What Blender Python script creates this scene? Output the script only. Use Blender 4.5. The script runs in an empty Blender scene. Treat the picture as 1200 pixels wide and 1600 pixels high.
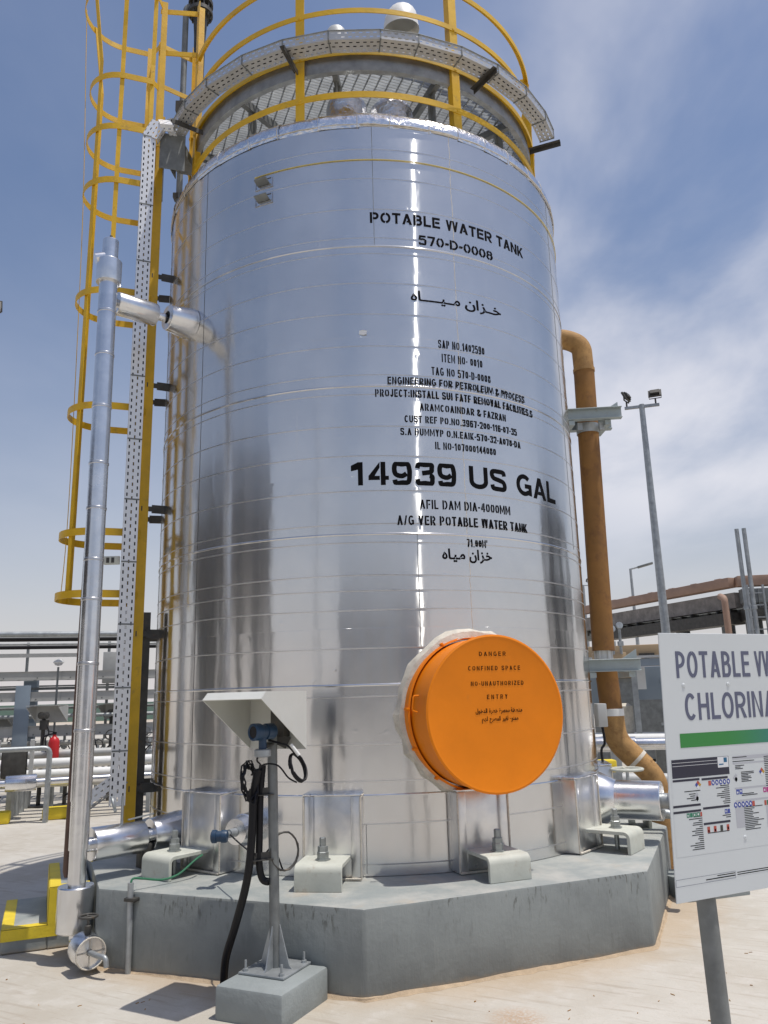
import bpy, bmesh, math, random
from mathutils import Vector, Matrix, Quaternion
R_ = math.radians
random.seed(7)
sc = bpy.context.scene
COL = sc.collection

# ------------------------------------------------------------------ camera
CAM = Vector((0.0, -7.815, 1.68))
cd = bpy.data.cameras.new('camera'); cam = bpy.data.objects.new('camera', cd); COL.objects.link(cam)
cd.sensor_fit = 'VERTICAL'; cd.sensor_height = 36.0; cd.lens = 1225 / 1600 * 36.0
cd.clip_start = 0.05; cd.clip_end = 6000
_p, _r, _y = 0.229975, -0.026977, 0.018904
_F = Vector((math.sin(_y) * math.cos(_p), math.cos(_y) * math.cos(_p), math.sin(_p)))
_X = Vector((math.cos(_y), -math.sin(_y), 0)); _U = _X.cross(_F)
_X2 = math.cos(_r) * _X + math.sin(_r) * _U; _U2 = -math.sin(_r) * _X + math.cos(_r) * _U
cam.matrix_world = Matrix(((_X2.x, _U2.x, -_F.x, CAM.x), (_X2.y, _U2.y, -_F.y, CAM.y), (_X2.z, _U2.z, -_F.z, CAM.z), (0, 0, 0, 1)))
sc.camera = cam

# ------------------------------------------------------------------ sun, sky, exposure
SUN_EL = R_(74.0); SUN_H = Vector((0.946, -0.325)).normalized()
SUN_DIR = Vector((SUN_H.x * math.cos(SUN_EL), SUN_H.y * math.cos(SUN_EL), math.sin(SUN_EL)))
sd = bpy.data.lights.new('sun', 'SUN'); sd.energy = 3.5; sd.angle = R_(0.53); sd.color = (1.0, 0.955, 0.89)
sun = bpy.data.objects.new('sun', sd); COL.objects.link(sun); sun.location = (0, 0, 30)
sun.rotation_euler = (-SUN_DIR).to_track_quat('-Z', 'Y').to_euler()
sc.view_settings.view_transform = 'Standard'; sc.view_settings.look = 'None'
sc.view_settings.exposure = 0.0; sc.view_settings.gamma = 1.0

class NT:
    """tiny node-graph helper"""
    def __init__(s, tree):
        s.t = tree; s.n = tree.nodes; s.l = tree.links
    def new(s, typ, ins=None, **props):
        n = s.n.new(typ)
        for k, v in props.items(): setattr(n, k, v)
        for k, v in (ins or {}).items(): s.set(n, k, v)
        return n
    def set(s, n, k, v):
        sock = n.inputs[k]
        if hasattr(v, 'is_output'): s.l.new(v, sock)
        elif hasattr(v, 'outputs'): s.l.new(v.outputs[0], sock)
        else: sock.default_value = v
    def math(s, op, a, b=0.0, c=0.0, clamp=False):
        n = s.n.new('ShaderNodeMath'); n.operation = op; n.use_clamp = clamp
        for i, v in enumerate((a, b, c)): s.set(n, i, v)
        return n.outputs[0]
    def vmath(s, op, a, b=(0, 0, 0)):
        n = s.n.new('ShaderNodeVectorMath'); n.operation = op; s.set(n, 0, a); s.set(n, 1, b)
        return n.outputs[1] if op in ('DOT_PRODUCT', 'LENGTH', 'DISTANCE') else n.outputs[0]
    def mix(s, f, a, b, mode='MIX'):
        n = s.n.new('ShaderNodeMix'); n.data_type = 'RGBA'; n.blend_type = mode
        s.set(n, 'Factor', f)
        for k, v in ((6, a), (7, b)):
            if isinstance(v, tuple): v = (v + (1.0,))[:4]
            s.set(n, k, v)
        return n.outputs[2]
    def ramp(s, f, stops, interp='LINEAR'):
        n = s.n.new('ShaderNodeValToRGB'); s.set(n, 0, f); cr = n.color_ramp; cr.interpolation = interp
        while len(cr.elements) < len(stops): cr.elements.new(0.5)
        for e, (p, c) in zip(cr.elements, stops):
            e.position = p; e.color = (c, c, c, 1) if isinstance(c, (int, float)) else (tuple(c) + (1,))[:4]
        return n.outputs[0]
    def noise(s, v, scale, detail=3.0, rough=0.55, dist=0.0):
        return s.new('ShaderNodeTexNoise', {'Vector': v, 'Scale': scale, 'Detail': detail, 'Roughness': rough, 'Distortion': dist}).outputs[0]
    def smooth(s, v, a, b):
        n = s.n.new('ShaderNodeMapRange'); n.interpolation_type = 'SMOOTHSTEP'
        s.set(n, 0, v); s.set(n, 1, a); s.set(n, 2, b); s.set(n, 3, 0.0); s.set(n, 4, 1.0)
        return n.outputs[0]
    def scale(s, v, sc3):
        return s.new('ShaderNodeMapping', {'Vector': v, 'Scale': sc3}).outputs[0]

w = bpy.data.worlds.new('World'); sc.world = w; w.use_nodes = True
g = NT(w.node_tree); g.n.clear()
wout = g.new('ShaderNodeOutputWorld')
sky = g.new('ShaderNodeTexSky', sky_type='NISHITA', sun_disc=False, sun_elevation=SUN_EL, sun_rotation=math.atan2(SUN_H.x, SUN_H.y),
            altitude=300.0, air_density=1.25, dust_density=2.2, ozone_density=2.4)
wd = g.new('ShaderNodeTexCoord').outputs['Generated']
sep = g.new('ShaderNodeSeparateXYZ', {0: wd})
dz = sep.outputs[2]
# pale dusty band towards the horizon
hz = g.math('POWER', g.math('SUBTRACT', 1.0, g.math('MAXIMUM', dz, 0.0), clamp=True), 4.2)
blue = g.mix(1.0, sky.outputs[0], (1.0, 1.01, 1.09), 'MULTIPLY')
col = g.mix(g.math('MULTIPLY', hz, 0.94), blue, (7.3, 6.95, 7.05))
# thin high cloud, mostly on the right
den = g.math('ADD', g.math('MAXIMUM', dz, 0.0), 0.22)
pl = g.new('ShaderNodeCombineXYZ', {0: g.math('DIVIDE', sep.outputs[0], den), 1: g.math('DIVIDE', sep.outputs[1], den), 2: 0.0}).outputs[0]
n1 = g.noise(g.scale(pl, (1.25, 0.85, 1)), 1.7, 6, 0.52, 0.25)
n2 = g.noise(g.scale(pl, (0.8, 0.5, 1)), 0.9, 3, 0.5, 0.0)
side = g.smooth(g.vmath('DOT_PRODUCT', wd, (0.40, 0.80, 0.45)), 0.90, 0.985)
cl = g.math('MULTIPLY', g.smooth(g.math('ADD', g.math('MULTIPLY', n1, 0.7), g.math('MULTIPLY', n2, 0.5)), 0.44, 0.74), g.math('ADD', g.math('MULTIPLY', side, 0.80), 0.10))
cl = g.math('MULTIPLY', cl, g.smooth(dz, 0.02, 0.25))
col = g.mix(cl, col, (8.2, 8.2, 8.8))
bg = g.new('ShaderNodeBackground', {0: col, 1: 0.1})
g.l.new(bg.outputs[0], wout.inputs[0])

# ------------------------------------------------------------------ materials
MATS = {}
def mat(name, fn):
    m = bpy.data.materials.new(name); m.use_nodes = True
    t = NT(m.node_tree); t.n.clear()
    out = t.new('ShaderNodeOutputMaterial'); b = t.new('ShaderNodeBsdfPrincipled'); t.l.new(b.outputs[0], out.inputs[0])
    t.b = b; t.out = out
    t.obj = t.new('ShaderNodeTexCoord').outputs['Object']
    t.pos = t.new('ShaderNodeNewGeometry').outputs['Position']
    fn(t); MATS[name] = m
    return m
def bump(t, h, strength=0.3, dist=0.01, normal=None):
    n = t.new('ShaderNodeBump', {'Height': h, 'Strength': strength, 'Distance': dist})
    if normal is not None: t.set(n, 'Normal', normal)
    t.set(t.b, 'Normal', n.outputs[0]); return n.outputs[0]
def P(t, **k):
    for a, v in k.items():
        a = a.replace('_', ' ')
        if isinstance(v, tuple) and len(v) == 3: v = v + (1,)
        t.set(t.b, a, v)
def plain(c, rough=0.5, metal=0.0, var=0.12, sc3=6.0, bmp=0.05, spec=0.5, grime=None, gl=(0.55, 0.75)):
    def f(t):
        n = t.noise(t.pos, sc3, 5, 0.6)
        lo = tuple(x * (1 - var) for x in c); hi = tuple(min(1, x * (1 + var)) for x in c)
        cc = t.mix(t.ramp(n, [(0.3, 0), (0.7, 1)]), lo, hi)
        if grime:
            g2 = t.noise(t.pos, sc3 * 2.3, 8, 0.7)
            cc = t.mix(t.math('MULTIPLY', t.smooth(g2, gl[0], gl[1]), 0.75), cc, grime)
        P(t, Base_Color=cc, Metallic=metal, Specular_IOR_Level=spec)
        t.set(t.b, 'Roughness', t.math('ADD', rough - 0.08, t.math('MULTIPLY', n, 0.16)))
        if bmp: bump(t, t.noise(t.pos, sc3 * 8, 4), bmp, 0.01)
    return f

def m_cladding(t):
    s = t.new('ShaderNodeSeparateXYZ', {0: t.obj})
    th = t.math('MULTIPLY', t.math('ARCTAN2', s.outputs[0], t.math('MULTIPLY', s.outputs[1], -1.0)), 2.05)
    uv = t.new('ShaderNodeCombineXYZ', {0: th, 1: s.outputs[2], 2: 0.0}).outputs[0]
    course = t.math('FLOOR', t.math('DIVIDE', t.math('ADD', s.outputs[2], 0.62), 1.15))
    uvc = t.new('ShaderNodeCombineXYZ', {0: t.math('ADD', th, t.math('MULTIPLY', course, 0.37)), 1: s.outputs[2], 2: t.math('MULTIPLY', course, 3.1)}).outputs[0]
    big = t.noise(t.scale(uvc, (1.7, 0.33, 1)), 1.6, 2, 0.45)
    mid = t.noise(t.scale(uvc, (2.2, 0.9, 1)), 3.2, 2, 0.5)
    dent = t.smooth(t.noise(uvc, 9.0, 2, 0.5), 0.66, 0.8)
    fine = t.noise(t.scale(uv, (120, 1.6, 1)), 1.0, 3, 0.6)
    drip = t.noise(t.scale(uv, (38, 0.5, 1)), 1.0, 5, 0.65)
    dust = t.noise(uv, 1.3, 5, 0.6)
    c = t.mix(t.smooth(dust, 0.35, 0.75), (0.715, 0.71, 0.70), (0.80, 0.79, 0.77))
    c = t.mix(t.math('MULTIPLY', t.smooth(drip, 0.60, 0.74), 0.35), c, (0.83, 0.80, 0.76))
    scr = t.smooth(t.noise(t.scale(t.new('ShaderNodeVectorRotate', {'Vector': uv, 'Angle': 0.6}).outputs[0], (3, 40, 1)), 1.2, 2), 0.72, 0.78)
    c = t.mix(t.math('MULTIPLY', scr, 0.5), c, (0.86, 0.85, 0.84))
    tg = t.new('ShaderNodeTangent', direction_type='RADIAL', axis='Z').outputs[0]
    P(t, Base_Color=c, Metallic=1.0, Anisotropic=0.75, Anisotropic_Rotation=0.25, Tangent=tg)
    t.set(t.b, 'Roughness', t.math('ADD', t.math('ADD', 0.115, t.math('MULTIPLY', dust, 0.10)), t.math('MULTIPLY', t.smooth(drip, 0.6, 0.75), 0.08)))
    # second lobe: mill-rolled sheet smears light up and down
    b2 = t.new('ShaderNodeBsdfAnisotropic', {'Color': c, 'Roughness': 0.26, 'Anisotropy': 0.90, 'Rotation': 0.0, 'Tangent': tg})
    mx = t.new('ShaderNodeMixShader', {0: 0.23}); t.l.new(t.b.outputs[0], mx.inputs[1]); t.l.new(b2.outputs[0], mx.inputs[2]); t.l.new(mx.outputs[0], t.out.inputs[0])
    h = t.math('ADD', t.math('MULTIPLY', big, 1.0), t.math('MULTIPLY', mid, 0.22))
    h = t.math('ADD', h, t.math('MULTIPLY', dent, 0.05))
    nb_ = bump(t, h, 0.36, 0.02); t.l.new(nb_, b2.inputs['Normal'])
mat('cladding', m_cladding)

def m_pipeclad(t):
    n = t.noise(t.pos, 5, 4); n2 = t.noise(t.pos, 14, 3)
    c = t.mix(t.smooth(n, 0.35, 0.7), (0.66, 0.665, 0.68), (0.80, 0.80, 0.80))
    P(t, Base_Color=c, Metallic=1.0)
    t.set(t.b, 'Roughness', t.math('ADD', 0.17, t.math('MULTIPLY', n, 0.16)))
    bump(t, n2, 0.12, 0.01)
mat('pipe_cladding', m_pipeclad)
mat('foil', lambda t: (P(t, Base_Color=(0.78, 0.78, 0.79), Metallic=1.0, Roughness=0.24), bump(t, t.math('ADD', t.noise(t.pos, 7, 3), t.math('MULTIPLY', t.noise(t.pos, 30, 3), 0.3)), 0.85, 0.03)))
mat('shroud', lambda t: (P(t, Base_Color=t.mix(t.smooth(t.noise(t.pos, 6, 5), 0.4, 0.65), (0.70, 0.70, 0.70), (0.80, 0.79, 0.77)), Metallic=0.92, Roughness=t.math('ADD', 0.2, t.math('MULTIPLY', t.noise(t.pos, 4, 3), 0.25))), bump(t, t.noise(t.pos, 7, 2), 0.25, 0.02)))
mat('strap_steel', plain((0.60, 0.60, 0.61), 0.34, 1.0, 0.08, 12, 0.04))
mat('sealant', plain((0.62, 0.57, 0.48), 0.6, 0.0, 0.18, 16, 0.6, grime=(0.40, 0.27, 0.16)))
mat('yellow', plain((0.70, 0.42, 0.014), 0.45, 0, 0.14, 4, 0.12, grime=(0.36, 0.22, 0.05), gl=(0.56, 0.76)))
mat('yellow_concrete', plain((0.74, 0.56, 0.03), 0.6, 0, 0.10, 7, 0.25, grime=(0.5, 0.42, 0.2), gl=(0.6, 0.8)))
mat('orange', plain((0.82, 0.225, 0.003), 0.5, 0, 0.07, 2.5, 0.08, spec=0.28, grime=(0.66, 0.20, 0.02), gl=(0.60, 0.80)))
mat('galv', plain((0.36, 0.38, 0.385), 0.48, 0.55, 0.22, 9, 0.06))
mat('galv_dark', plain((0.20, 0.21, 0.205), 0.6, 0.35, 0.25, 8, 0.08))
mat('steel_green', plain((0.36, 0.41, 0.41), 0.5, 0.2, 0.1, 6, 0.05, grime=(0.3, 0.27, 0.22)))
mat('rust_pipe', plain((0.245, 0.115, 0.026), 0.7, 0, 0.22, 3, 0.2, grime=(0.15, 0.062, 0.02), gl=(0.5, 0.7)))
mat('rust_bend', plain((0.38, 0.215, 0.075), 0.8, 0, 0.25, 9, 0.4, grime=(0.24, 0.12, 0.04), gl=(0.48, 0.68)))
mat('cream', plain((0.53, 0.54, 0.47), 0.6, 0, 0.10, 6, 0.08, grime=(0.40, 0.35, 0.27), gl=(0.54, 0.72)))
mat('hood_paint', plain((0.58, 0.585, 0.545), 0.5, 0, 0.04, 4, 0.04, grime=(0.56, 0.56, 0.5)))
mat('black', plain((0.008, 0.008, 0.010), 0.5, 0, 0.2, 12, 0.05, spec=0.3))
mat('dark_steel', plain((0.075, 0.072, 0.065), 0.55, 0.4, 0.3, 10, 0.1, grime=(0.14, 0.09, 0.05)))
mat('brown_pipe', plain((0.10, 0.055, 0.04), 0.5, 0.1, 0.25, 8, 0.08))
mat('blue', plain((0.016, 0.045, 0.092), 0.45, 0, 0.1, 8, 0.05))
mat('white_paint', plain((0.72, 0.72, 0.69), 0.5, 0, 0.05, 4, 0.05, grime=(0.6, 0.57, 0.5)))
mat('tray_white', plain((0.60, 0.61, 0.62), 0.4, 0.6, 0.08, 8, 0.03))
mat('sign_face', plain((0.66, 0.69, 0.69), 0.42, 0, 0.02, 2, 0.0))
mat('sign_ink', plain((0.115, 0.125, 0.19), 0.5, 0, 0.02, 2, 0.0))
mat('ink', plain((0.006, 0.006, 0.007), 0.85, 0, 0.2, 9, 0.0, spec=0.08))
mat('paper', plain((0.78, 0.79, 0.80), 0.5, 0, 0.02, 2, 0.0))
mat('notice_grey', plain((0.50, 0.51, 0.54), 0.5, 0, 0.02, 2, 0.0))
mat('navy', plain((0.022, 0.022, 0.045), 0.45, 0, 0.1, 2, 0.0))
mat('red', plain((0.50, 0.018, 0.02), 0.35, 0, 0.06, 6, 0.0))
mat('picto_red', plain((0.50, 0.09, 0.06), 0.5, 0, 0.1, 20, 0.0))
mat('picto_blue', plain((0.05, 0.08, 0.36), 0.5, 0, 0.1, 20, 0.0))
mat('picto_green', plain((0.03, 0.22, 0.12), 0.5, 0, 0.1, 20, 0.0))
mat('picto_pink', plain((0.48, 0.03, 0.24), 0.5, 0, 0.1, 20, 0.0))
mat('logo_teal', plain((0.01, 0.13, 0.26), 0.5, 0, 0.1, 20, 0.0))
mat('gold', plain((0.55, 0.32, 0.05), 0.5, 0, 0.1, 20, 0.0))
mat('green_wire', plain((0.035, 0.17, 0.085), 0.45, 0, 0.1, 20, 0.0))
mat('tan', plain((0.40, 0.29, 0.17), 0.6, 0, 0.06, 2, 0.05))
mat('rack_tan', plain((0.36, 0.235, 0.17), 0.7, 0, 0.12, 3, 0.15))
mat('fireproof', plain((0.24, 0.22, 0.20), 0.8, 0, 0.3, 5, 0.3, grime=(0.11, 0.105, 0.10)))
mat('grey_blue', plain((0.24, 0.29, 0.34), 0.45, 0.1, 0.06, 3, 0.03))
mat('pale_grey', plain((0.50, 0.51, 0.50), 0.5, 0.1, 0.06, 3, 0.03))
mat('beam_white', plain((0.45, 0.45, 0.43), 0.5, 0.2, 0.08, 5, 0.05, grime=(0.48, 0.45, 0.4)))
mat('green_wall', plain((0.13, 0.21, 0.17), 0.7, 0, 0.1, 2, 0.0))
mat('bolt', plain((0.34, 0.36, 0.35), 0.42, 0.7, 0.15, 20, 0.05))
def m_green_fade(t):
    s = t.new('ShaderNodeSeparateXYZ', {0: t.obj})
    P(t, Base_Color=t.mix(t.smooth(s.outputs[0], 0.24, 0.80), (0.035, 0.25, 0.05), (0.03, 0.17, 0.34)), Roughness=0.45)
mat('green_fade', m_green_fade)
mat('post_steel', plain((0.21, 0.22, 0.215), 0.55, 0.3, 0.25, 9, 0.1))
mat('cord_yellow', plain((0.62, 0.50, 0.16), 0.7, 0, 0.1, 9, 0.0))
mat('rack_brown', plain((0.055, 0.043, 0.034), 0.6, 0.1, 0.3, 3, 0.0))
mat('sand', plain((0.45, 0.345, 0.235), 0.9, 0, 0.15, 14, 0.5, spec=0.1))

def m_concrete(t):
    s = t.new('ShaderNodeSeparateXYZ', {0: t.pos})
    a = t.math('ARCTAN2', s.outputs[0], t.math('MULTIPLY', s.outputs[1], -1.0))
    n = t.noise(t.pos, 2.2, 6, 0.6); n3 = t.noise(t.pos, 26, 5, 0.6)
    c = t.mix(t.smooth(n, 0.3, 0.7), (0.20, 0.215, 0.21), (0.265, 0.285, 0.275))
    st = t.new('ShaderNodeCombineXYZ', {0: t.math('MULTIPLY', a, 60.0), 1: t.math('MULTIPLY', s.outputs[2], 5.0), 2: 0.0}).outputs[0]
    sn = t.noise(st, 1.0, 5, 0.65)
    c = t.mix(t.math('MULTIPLY', t.smooth(sn, 0.56, 0.72), 0.26), c, (0.12, 0.125, 0.112))
    st2 = t.noise(t.new('ShaderNodeCombineXYZ', {0: t.math('MULTIPLY', a, 150.0), 1: t.math('MULTIPLY', s.outputs[2], 3.0), 2: 1.7}).outputs[0], 1.0, 3, 0.6)
    c = t.mix(t.math('MULTIPLY', t.smooth(st2, 0.60, 0.70), 0.35), c, (0.30, 0.31, 0.29))
    run = t.noise(t.new('ShaderNodeCombineXYZ', {0: t.math('MULTIPLY', a, 110.0), 1: t.math('MULTIPLY', s.outputs[2], 9.0), 2: 4.0}).outputs[0], 1.0, 4, 0.6)
    lip = t.math('MULTIPLY', t.smooth(s.outputs[2], 0.27, 0.44), t.smooth(t.noise(t.pos, 3.0, 2), 0.42, 0.6))
    c = t.mix(t.math('MULTIPLY', t.math('MULTIPLY', t.smooth(run, 0.54, 0.64), lip), 0.75), c, (0.075, 0.075, 0.062))
    nz = t.new('ShaderNodeSeparateXYZ', {0: t.new('ShaderNodeNewGeometry').outputs['Normal']}).outputs[2]
    top = t.mix(t.smooth(t.noise(t.pos, 3.5, 6, 0.65), 0.35, 0.75), (0.27, 0.295, 0.285), (0.42, 0.42, 0.385))
    top = t.mix(t.math('MULTIPLY', t.smooth(t.noise(t.pos, 1.7, 7, 0.7), 0.56, 0.72), 0.5), top, (0.41, 0.32, 0.22))
    c = t.mix(t.smooth(nz, 0.5, 0.8), c, top)
    # blown sand clinging to the foot
    c = t.mix(t.math('MULTIPLY', t.smooth(t.math('ADD', s.outputs[2], t.math('MULTIPLY', n3, 0.05)), 0.065, 0.02), 0.5), c, (0.45, 0.33, 0.2))
    P(t, Base_Color=c, Roughness=0.62, Specular_IOR_Level=0.4)
    b1 = t.math('ADD', t.math('MULTIPLY', n3, 0.6), t.math('MULTIPLY', sn, 0.6))
    bump(t, b1, 0.35, 0.012)
mat('plinth_concrete', m_concrete)
mat('block_concrete', plain((0.27, 0.295, 0.29), 0.65, 0, 0.1, 4, 0.35, grime=(0.24, 0.25, 0.24)))

def m_ground(t):
    s = t.new('ShaderNodeSeparateXYZ', {0: t.pos})
    n = t.noise(t.pos, 0.8, 7, 0.62); n2 = t.noise(t.pos, 5.0, 7, 0.65); n3 = t.noise(t.pos, 55, 4, 0.6)
    c = t.mix(t.smooth(n, 0.3, 0.7), (0.425, 0.385, 0.32), (0.53, 0.505, 0.45))
    c = t.mix(t.math('MULTIPLY', t.smooth(n2, 0.48, 0.7), 0.55), c, (0.56, 0.53, 0.48))
    # faint trowel sweeps
    sw = t.noise(t.scale(t.new('ShaderNodeVectorRotate', {'Vector': t.pos, 'Angle': 0.5}).outputs[0], (1.2, 14, 1)), 1.6, 4, 0.6, 0.4)
    c = t.mix(t.math('MULTIPLY', t.smooth(sw, 0.54, 0.68), 0.55), c, (0.36, 0.31, 0.25))
    c = t.mix(t.math('MULTIPLY', t.smooth(t.noise(t.pos, 22, 6, 0.7), 0.58, 0.70), 0.35), c, (0.37, 0.30, 0.22))
    r = t.vmath('LENGTH', t.new('ShaderNodeCombineXYZ', {0: s.outputs[0], 1: s.outputs[1], 2: 0.0}).outputs[0])
    near = t.smooth(t.math('ADD', r, t.math('MULTIPLY', n2, 0.35)), 3.3, 2.85)
    c = t.mix(t.math('MULTIPLY', near, 0.55), c, (0.44, 0.315, 0.19))
    spot = t.smooth(t.vmath('DISTANCE', t.pos, (0.72, -3.18, 0)), 0.21, 0.05)
    c = t.mix(t.math('MULTIPLY', t.math('MULTIPLY', spot, t.smooth(n3, 0.35, 0.6)), 0.6), c, (0.42, 0.25, 0.13))
    far = t.smooth(t.vmath('LENGTH', t.pos), 30.0, 120.0)
    c = t.mix(far, c, (0.50, 0.385, 0.27))
    P(t, Base_Color=c, Roughness=0.85, Specular_IOR_Level=0.25)
    bump(t, t.math('ADD', t.math('MULTIPLY', n3, 0.35), t.math('ADD', n2, t.math('MULTIPLY', sw, 0.4))), 0.45, 0.015)
mat('ground', m_ground)

def m_tray(t, lo=(0.70, 0.71, 0.72), hi=(0.82, 0.82, 0.82)):
    """galvanised sheet with rows of oblong punched slots (real see-through holes), laid out in metres along the tray"""
    uv = t.new('ShaderNodeUVMap').outputs[0]
    s = t.new('ShaderNodeSeparateXYZ', {0: uv})
    row = t.math('DIVIDE', s.outputs[1], 0.042)
    ri = t.math('FLOOR', row); rf = t.math('ABSOLUTE', t.math('SUBTRACT', t.math('FRACT', row), 0.5))
    u = t.math('ADD', t.math('DIVIDE', s.outputs[0], 0.062), t.math('MULTIPLY', ri, 0.5))
    uf = t.math('ABSOLUTE', t.math('SUBTRACT', t.math('FRACT', u), 0.5))
    hole = t.math('MULTIPLY', t.math('LESS_THAN', uf, 0.24), t.math('LESS_THAN', rf, 0.135))
    n = t.noise(t.pos, 10, 4)
    P(t, Base_Color=t.mix(n, lo, hi), Metallic=0.35, Roughness=0.38)
    tr = t.new('ShaderNodeBsdfTransparent'); mx = t.new('ShaderNodeMixShader', {0: hole})
    t.l.new(t.b.outputs[0], mx.inputs[1]); t.l.new(tr.outputs[0], mx.inputs[2]); t.l.new(mx.outputs[0], t.out.inputs[0])
mat('perforated', m_tray)
mat('perforated_dull', lambda t: m_tray(t, (0.42, 0.42, 0.41), (0.55, 0.55, 0.54)))

# ------------------------------------------------------------------ mesh helpers
ORG = {}
class MB:
    def __init__(s): s.v = []; s.f = []; s.uv = {}
    def add(s, vs, fs, uvs=None):
        o = len(s.v); s.v += [Vector(v) for v in vs]
        for i, f in enumerate(fs):
            s.f.append([o + k for k in f])
            if uvs: s.uv[len(s.f) - 1] = uvs[i]
        return s
    def box(s, c, d, ax=None):
        """box centred at c with full sizes d along axes ax (default world)"""
        c = Vector(c); X, Y, Z = ax or (Vector((1, 0, 0)), Vector((0, 1, 0)), Vector((0, 0, 1)))
        vs = [c + X * (i * d[0] / 2) + Y * (j * d[1] / 2) + Z * (k * d[2] / 2) for i in (-1, 1) for j in (-1, 1) for k in (-1, 1)]
        return s.add(vs, [(0, 1, 3, 2), (4, 6, 7, 5), (0, 4, 5, 1), (2, 3, 7, 6), (0, 2, 6, 4), (1, 5, 7, 3)])
    def bar(s, a, b, w_, h, up=(0, 0, 1)):
        """rectangular bar from a to b; h along up, w_ across"""
        a = Vector(a); b = Vector(b); d = b - a; L = d.length; Z = Vector(up); X = d.normalized()
        Y = Z.cross(X)
        if Y.length < 1e-4: Y = Vector((1, 0, 0)).cross(X)
        Y.normalize(); Z = X.cross(Y)
        return s.box((a + b) / 2, (L, w_, h), (X, Y, Z))
    def tube(s, path, r, n=12, closed=False, caps=True):
        pts = [Vector(p) for p in path]; N = len(pts)
        rr = r if isinstance(r, (list, tuple)) else [r] * N
        T = []
        for i in range(N):
            a = pts[(i - 1) % N] if (closed or i > 0) else pts[i]; b = pts[(i + 1) % N] if (closed or i < N - 1) else pts[i]
            T.append((b - a).normalized())
        u = Vector((0, 0, 1)) if abs(T[0].z) < 0.9 else Vector((1, 0, 0))
        u = (u - T[0] * u.dot(T[0])).normalized(); vs = []
        for i in range(N):
            if i: u = (u - T[i] * u.dot(T[i])).normalized()
            q = T[i].cross(u)
            vs += [pts[i] + (u * math.cos(2 * math.pi * k / n) + q * math.sin(2 * math.pi * k / n)) * rr[i] for k in range(n)]
        fs = []
        for i in range(N if closed else N - 1):
            j = (i + 1) % N
            fs += [(i * n + k, i * n + (k + 1) % n, j * n + (k + 1) % n, j * n + k) for k in range(n)]
        if caps and not closed: fs += [tuple(range(n - 1, -1, -1)), tuple((N - 1) * n + k for k in range(n))]
        return s.add(vs, fs)
    def cyl(s, a, b, r, n=20, r2=None):
        return s.tube([a, b], [r, r if r2 is None else r2], n)
    def lathe(s, prof, o=(0, 0, 0), axis=(0, 0, 1), n=32, a0=0.0, a1=2 * math.pi, caps=False):
        """prof: list of (radius, height along axis)"""
        o = Vector(o); A = Vector(axis).normalized()
        u = Vector((0, 0, 1)) if abs(A.z) < 0.9 else Vector((1, 0, 0)); u = (u - A * u.dot(A)).normalized(); q = A.cross(u)
        full = abs(a1 - a0 - 2 * math.pi) < 1e-6; m = n if full else n + 1
        vs = []
        for k in range(m):
            t_ = a0 + (a1 - a0) * k / n; d = u * math.cos(t_) + q * math.sin(t_)
            vs += [o + d * r + A * h for r, h in prof]
        L = len(prof); fs = []
        for k in range(n):
            j = (k + 1) % m
            fs += [(k * L + i, j * L + i, j * L + i + 1, k * L + i + 1) for i in range(L - 1)]
        s.add(vs, fs)
        if caps and full:
            o2 = len(s.v) - len(vs)
            s.f.append([o2 + k * L for k in range(m)][::-1]); s.f.append([o2 + k * L + L - 1 for k in range(m)])
        return s
    def sweep(s, path, prof, out, closed=False):
        """sweep a closed 2-D profile (a along out_i, b along +z) along path; out: outward unit vectors per point"""
        L = len(prof); N = len(path); vs = []
        for p, o in zip(path, out): vs += [Vector(p) + Vector(o) * a + Vector((0, 0, b)) for a, b in prof]
        fs = []
        for i in range(N if closed else N - 1):
            j = (i + 1) % N
            fs += [(i * L + k, j * L + k, j * L + (k + 1) % L, i * L + (k + 1) % L) for k in range(L)]
        if not closed: fs += [tuple(range(L)), tuple((N - 1) * L + k for k in range(L - 1, -1, -1))]
        return s.add(vs, fs)
    def prism(s, poly, d):
        """extrude polygon (3-D points) by vector d"""
        n = len(poly); d = Vector(d); a = [Vector(p) for p in poly]
        return s.add(a + [p + d for p in a], [tuple(range(n - 1, -1, -1)), tuple(range(n, 2 * n))] + [(i, (i + 1) % n, n + (i + 1) % n, n + i) for i in range(n)])
    def build(s, name, m, parent=None, org=None, bev=0.0, seg=2, ang=35.0, label=None, fix=True):
        me = bpy.data.meshes.new(name)
        o = ORG[parent.name] if parent is not None else Vector(org if org is not None else (0, 0, 0))
        me.from_pydata([v - o for v in s.v], [], s.f)
        if s.uv:
            ul = me.uv_layers.new(name='UVMap')
            for pi, uvs in s.uv.items():
                for li, uvv in zip(me.polygons[pi].loop_indices, uvs): ul.data[li].uv = uvv
        if fix or bev:
            bm = bmesh.new(); bm.from_mesh(me)
            if fix: bmesh.ops.recalc_face_normals(bm, faces=bm.faces)
            if bev:
                es = [e for e in bm.edges if len(e.link_faces) == 2 and e.calc_face_angle(0) > 0.5]
                bmesh.ops.bevel(bm, geom=es, offset=bev, segments=seg, affect='EDGES', profile=0.5)
            bm.to_mesh(me); bm.free()
        me.polygons.foreach_set('use_smooth', [True] * len(me.polygons)); me.set_sharp_from_angle(angle=R_(ang))
        me.materials.append(MATS[m])
        ob = bpy.data.objects.new(name, me); COL.objects.link(ob)
        if parent is not None: ob.parent = parent
        else: ob.location = o
        ORG[ob.name] = o
        if label: ob['label'] = label
        return ob
def tag(o, label, cat, group=None, kind=None):
    o['label'] = label; o['category'] = cat
    if group: o['group'] = group
    if kind: o['kind'] = kind
    return o
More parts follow.
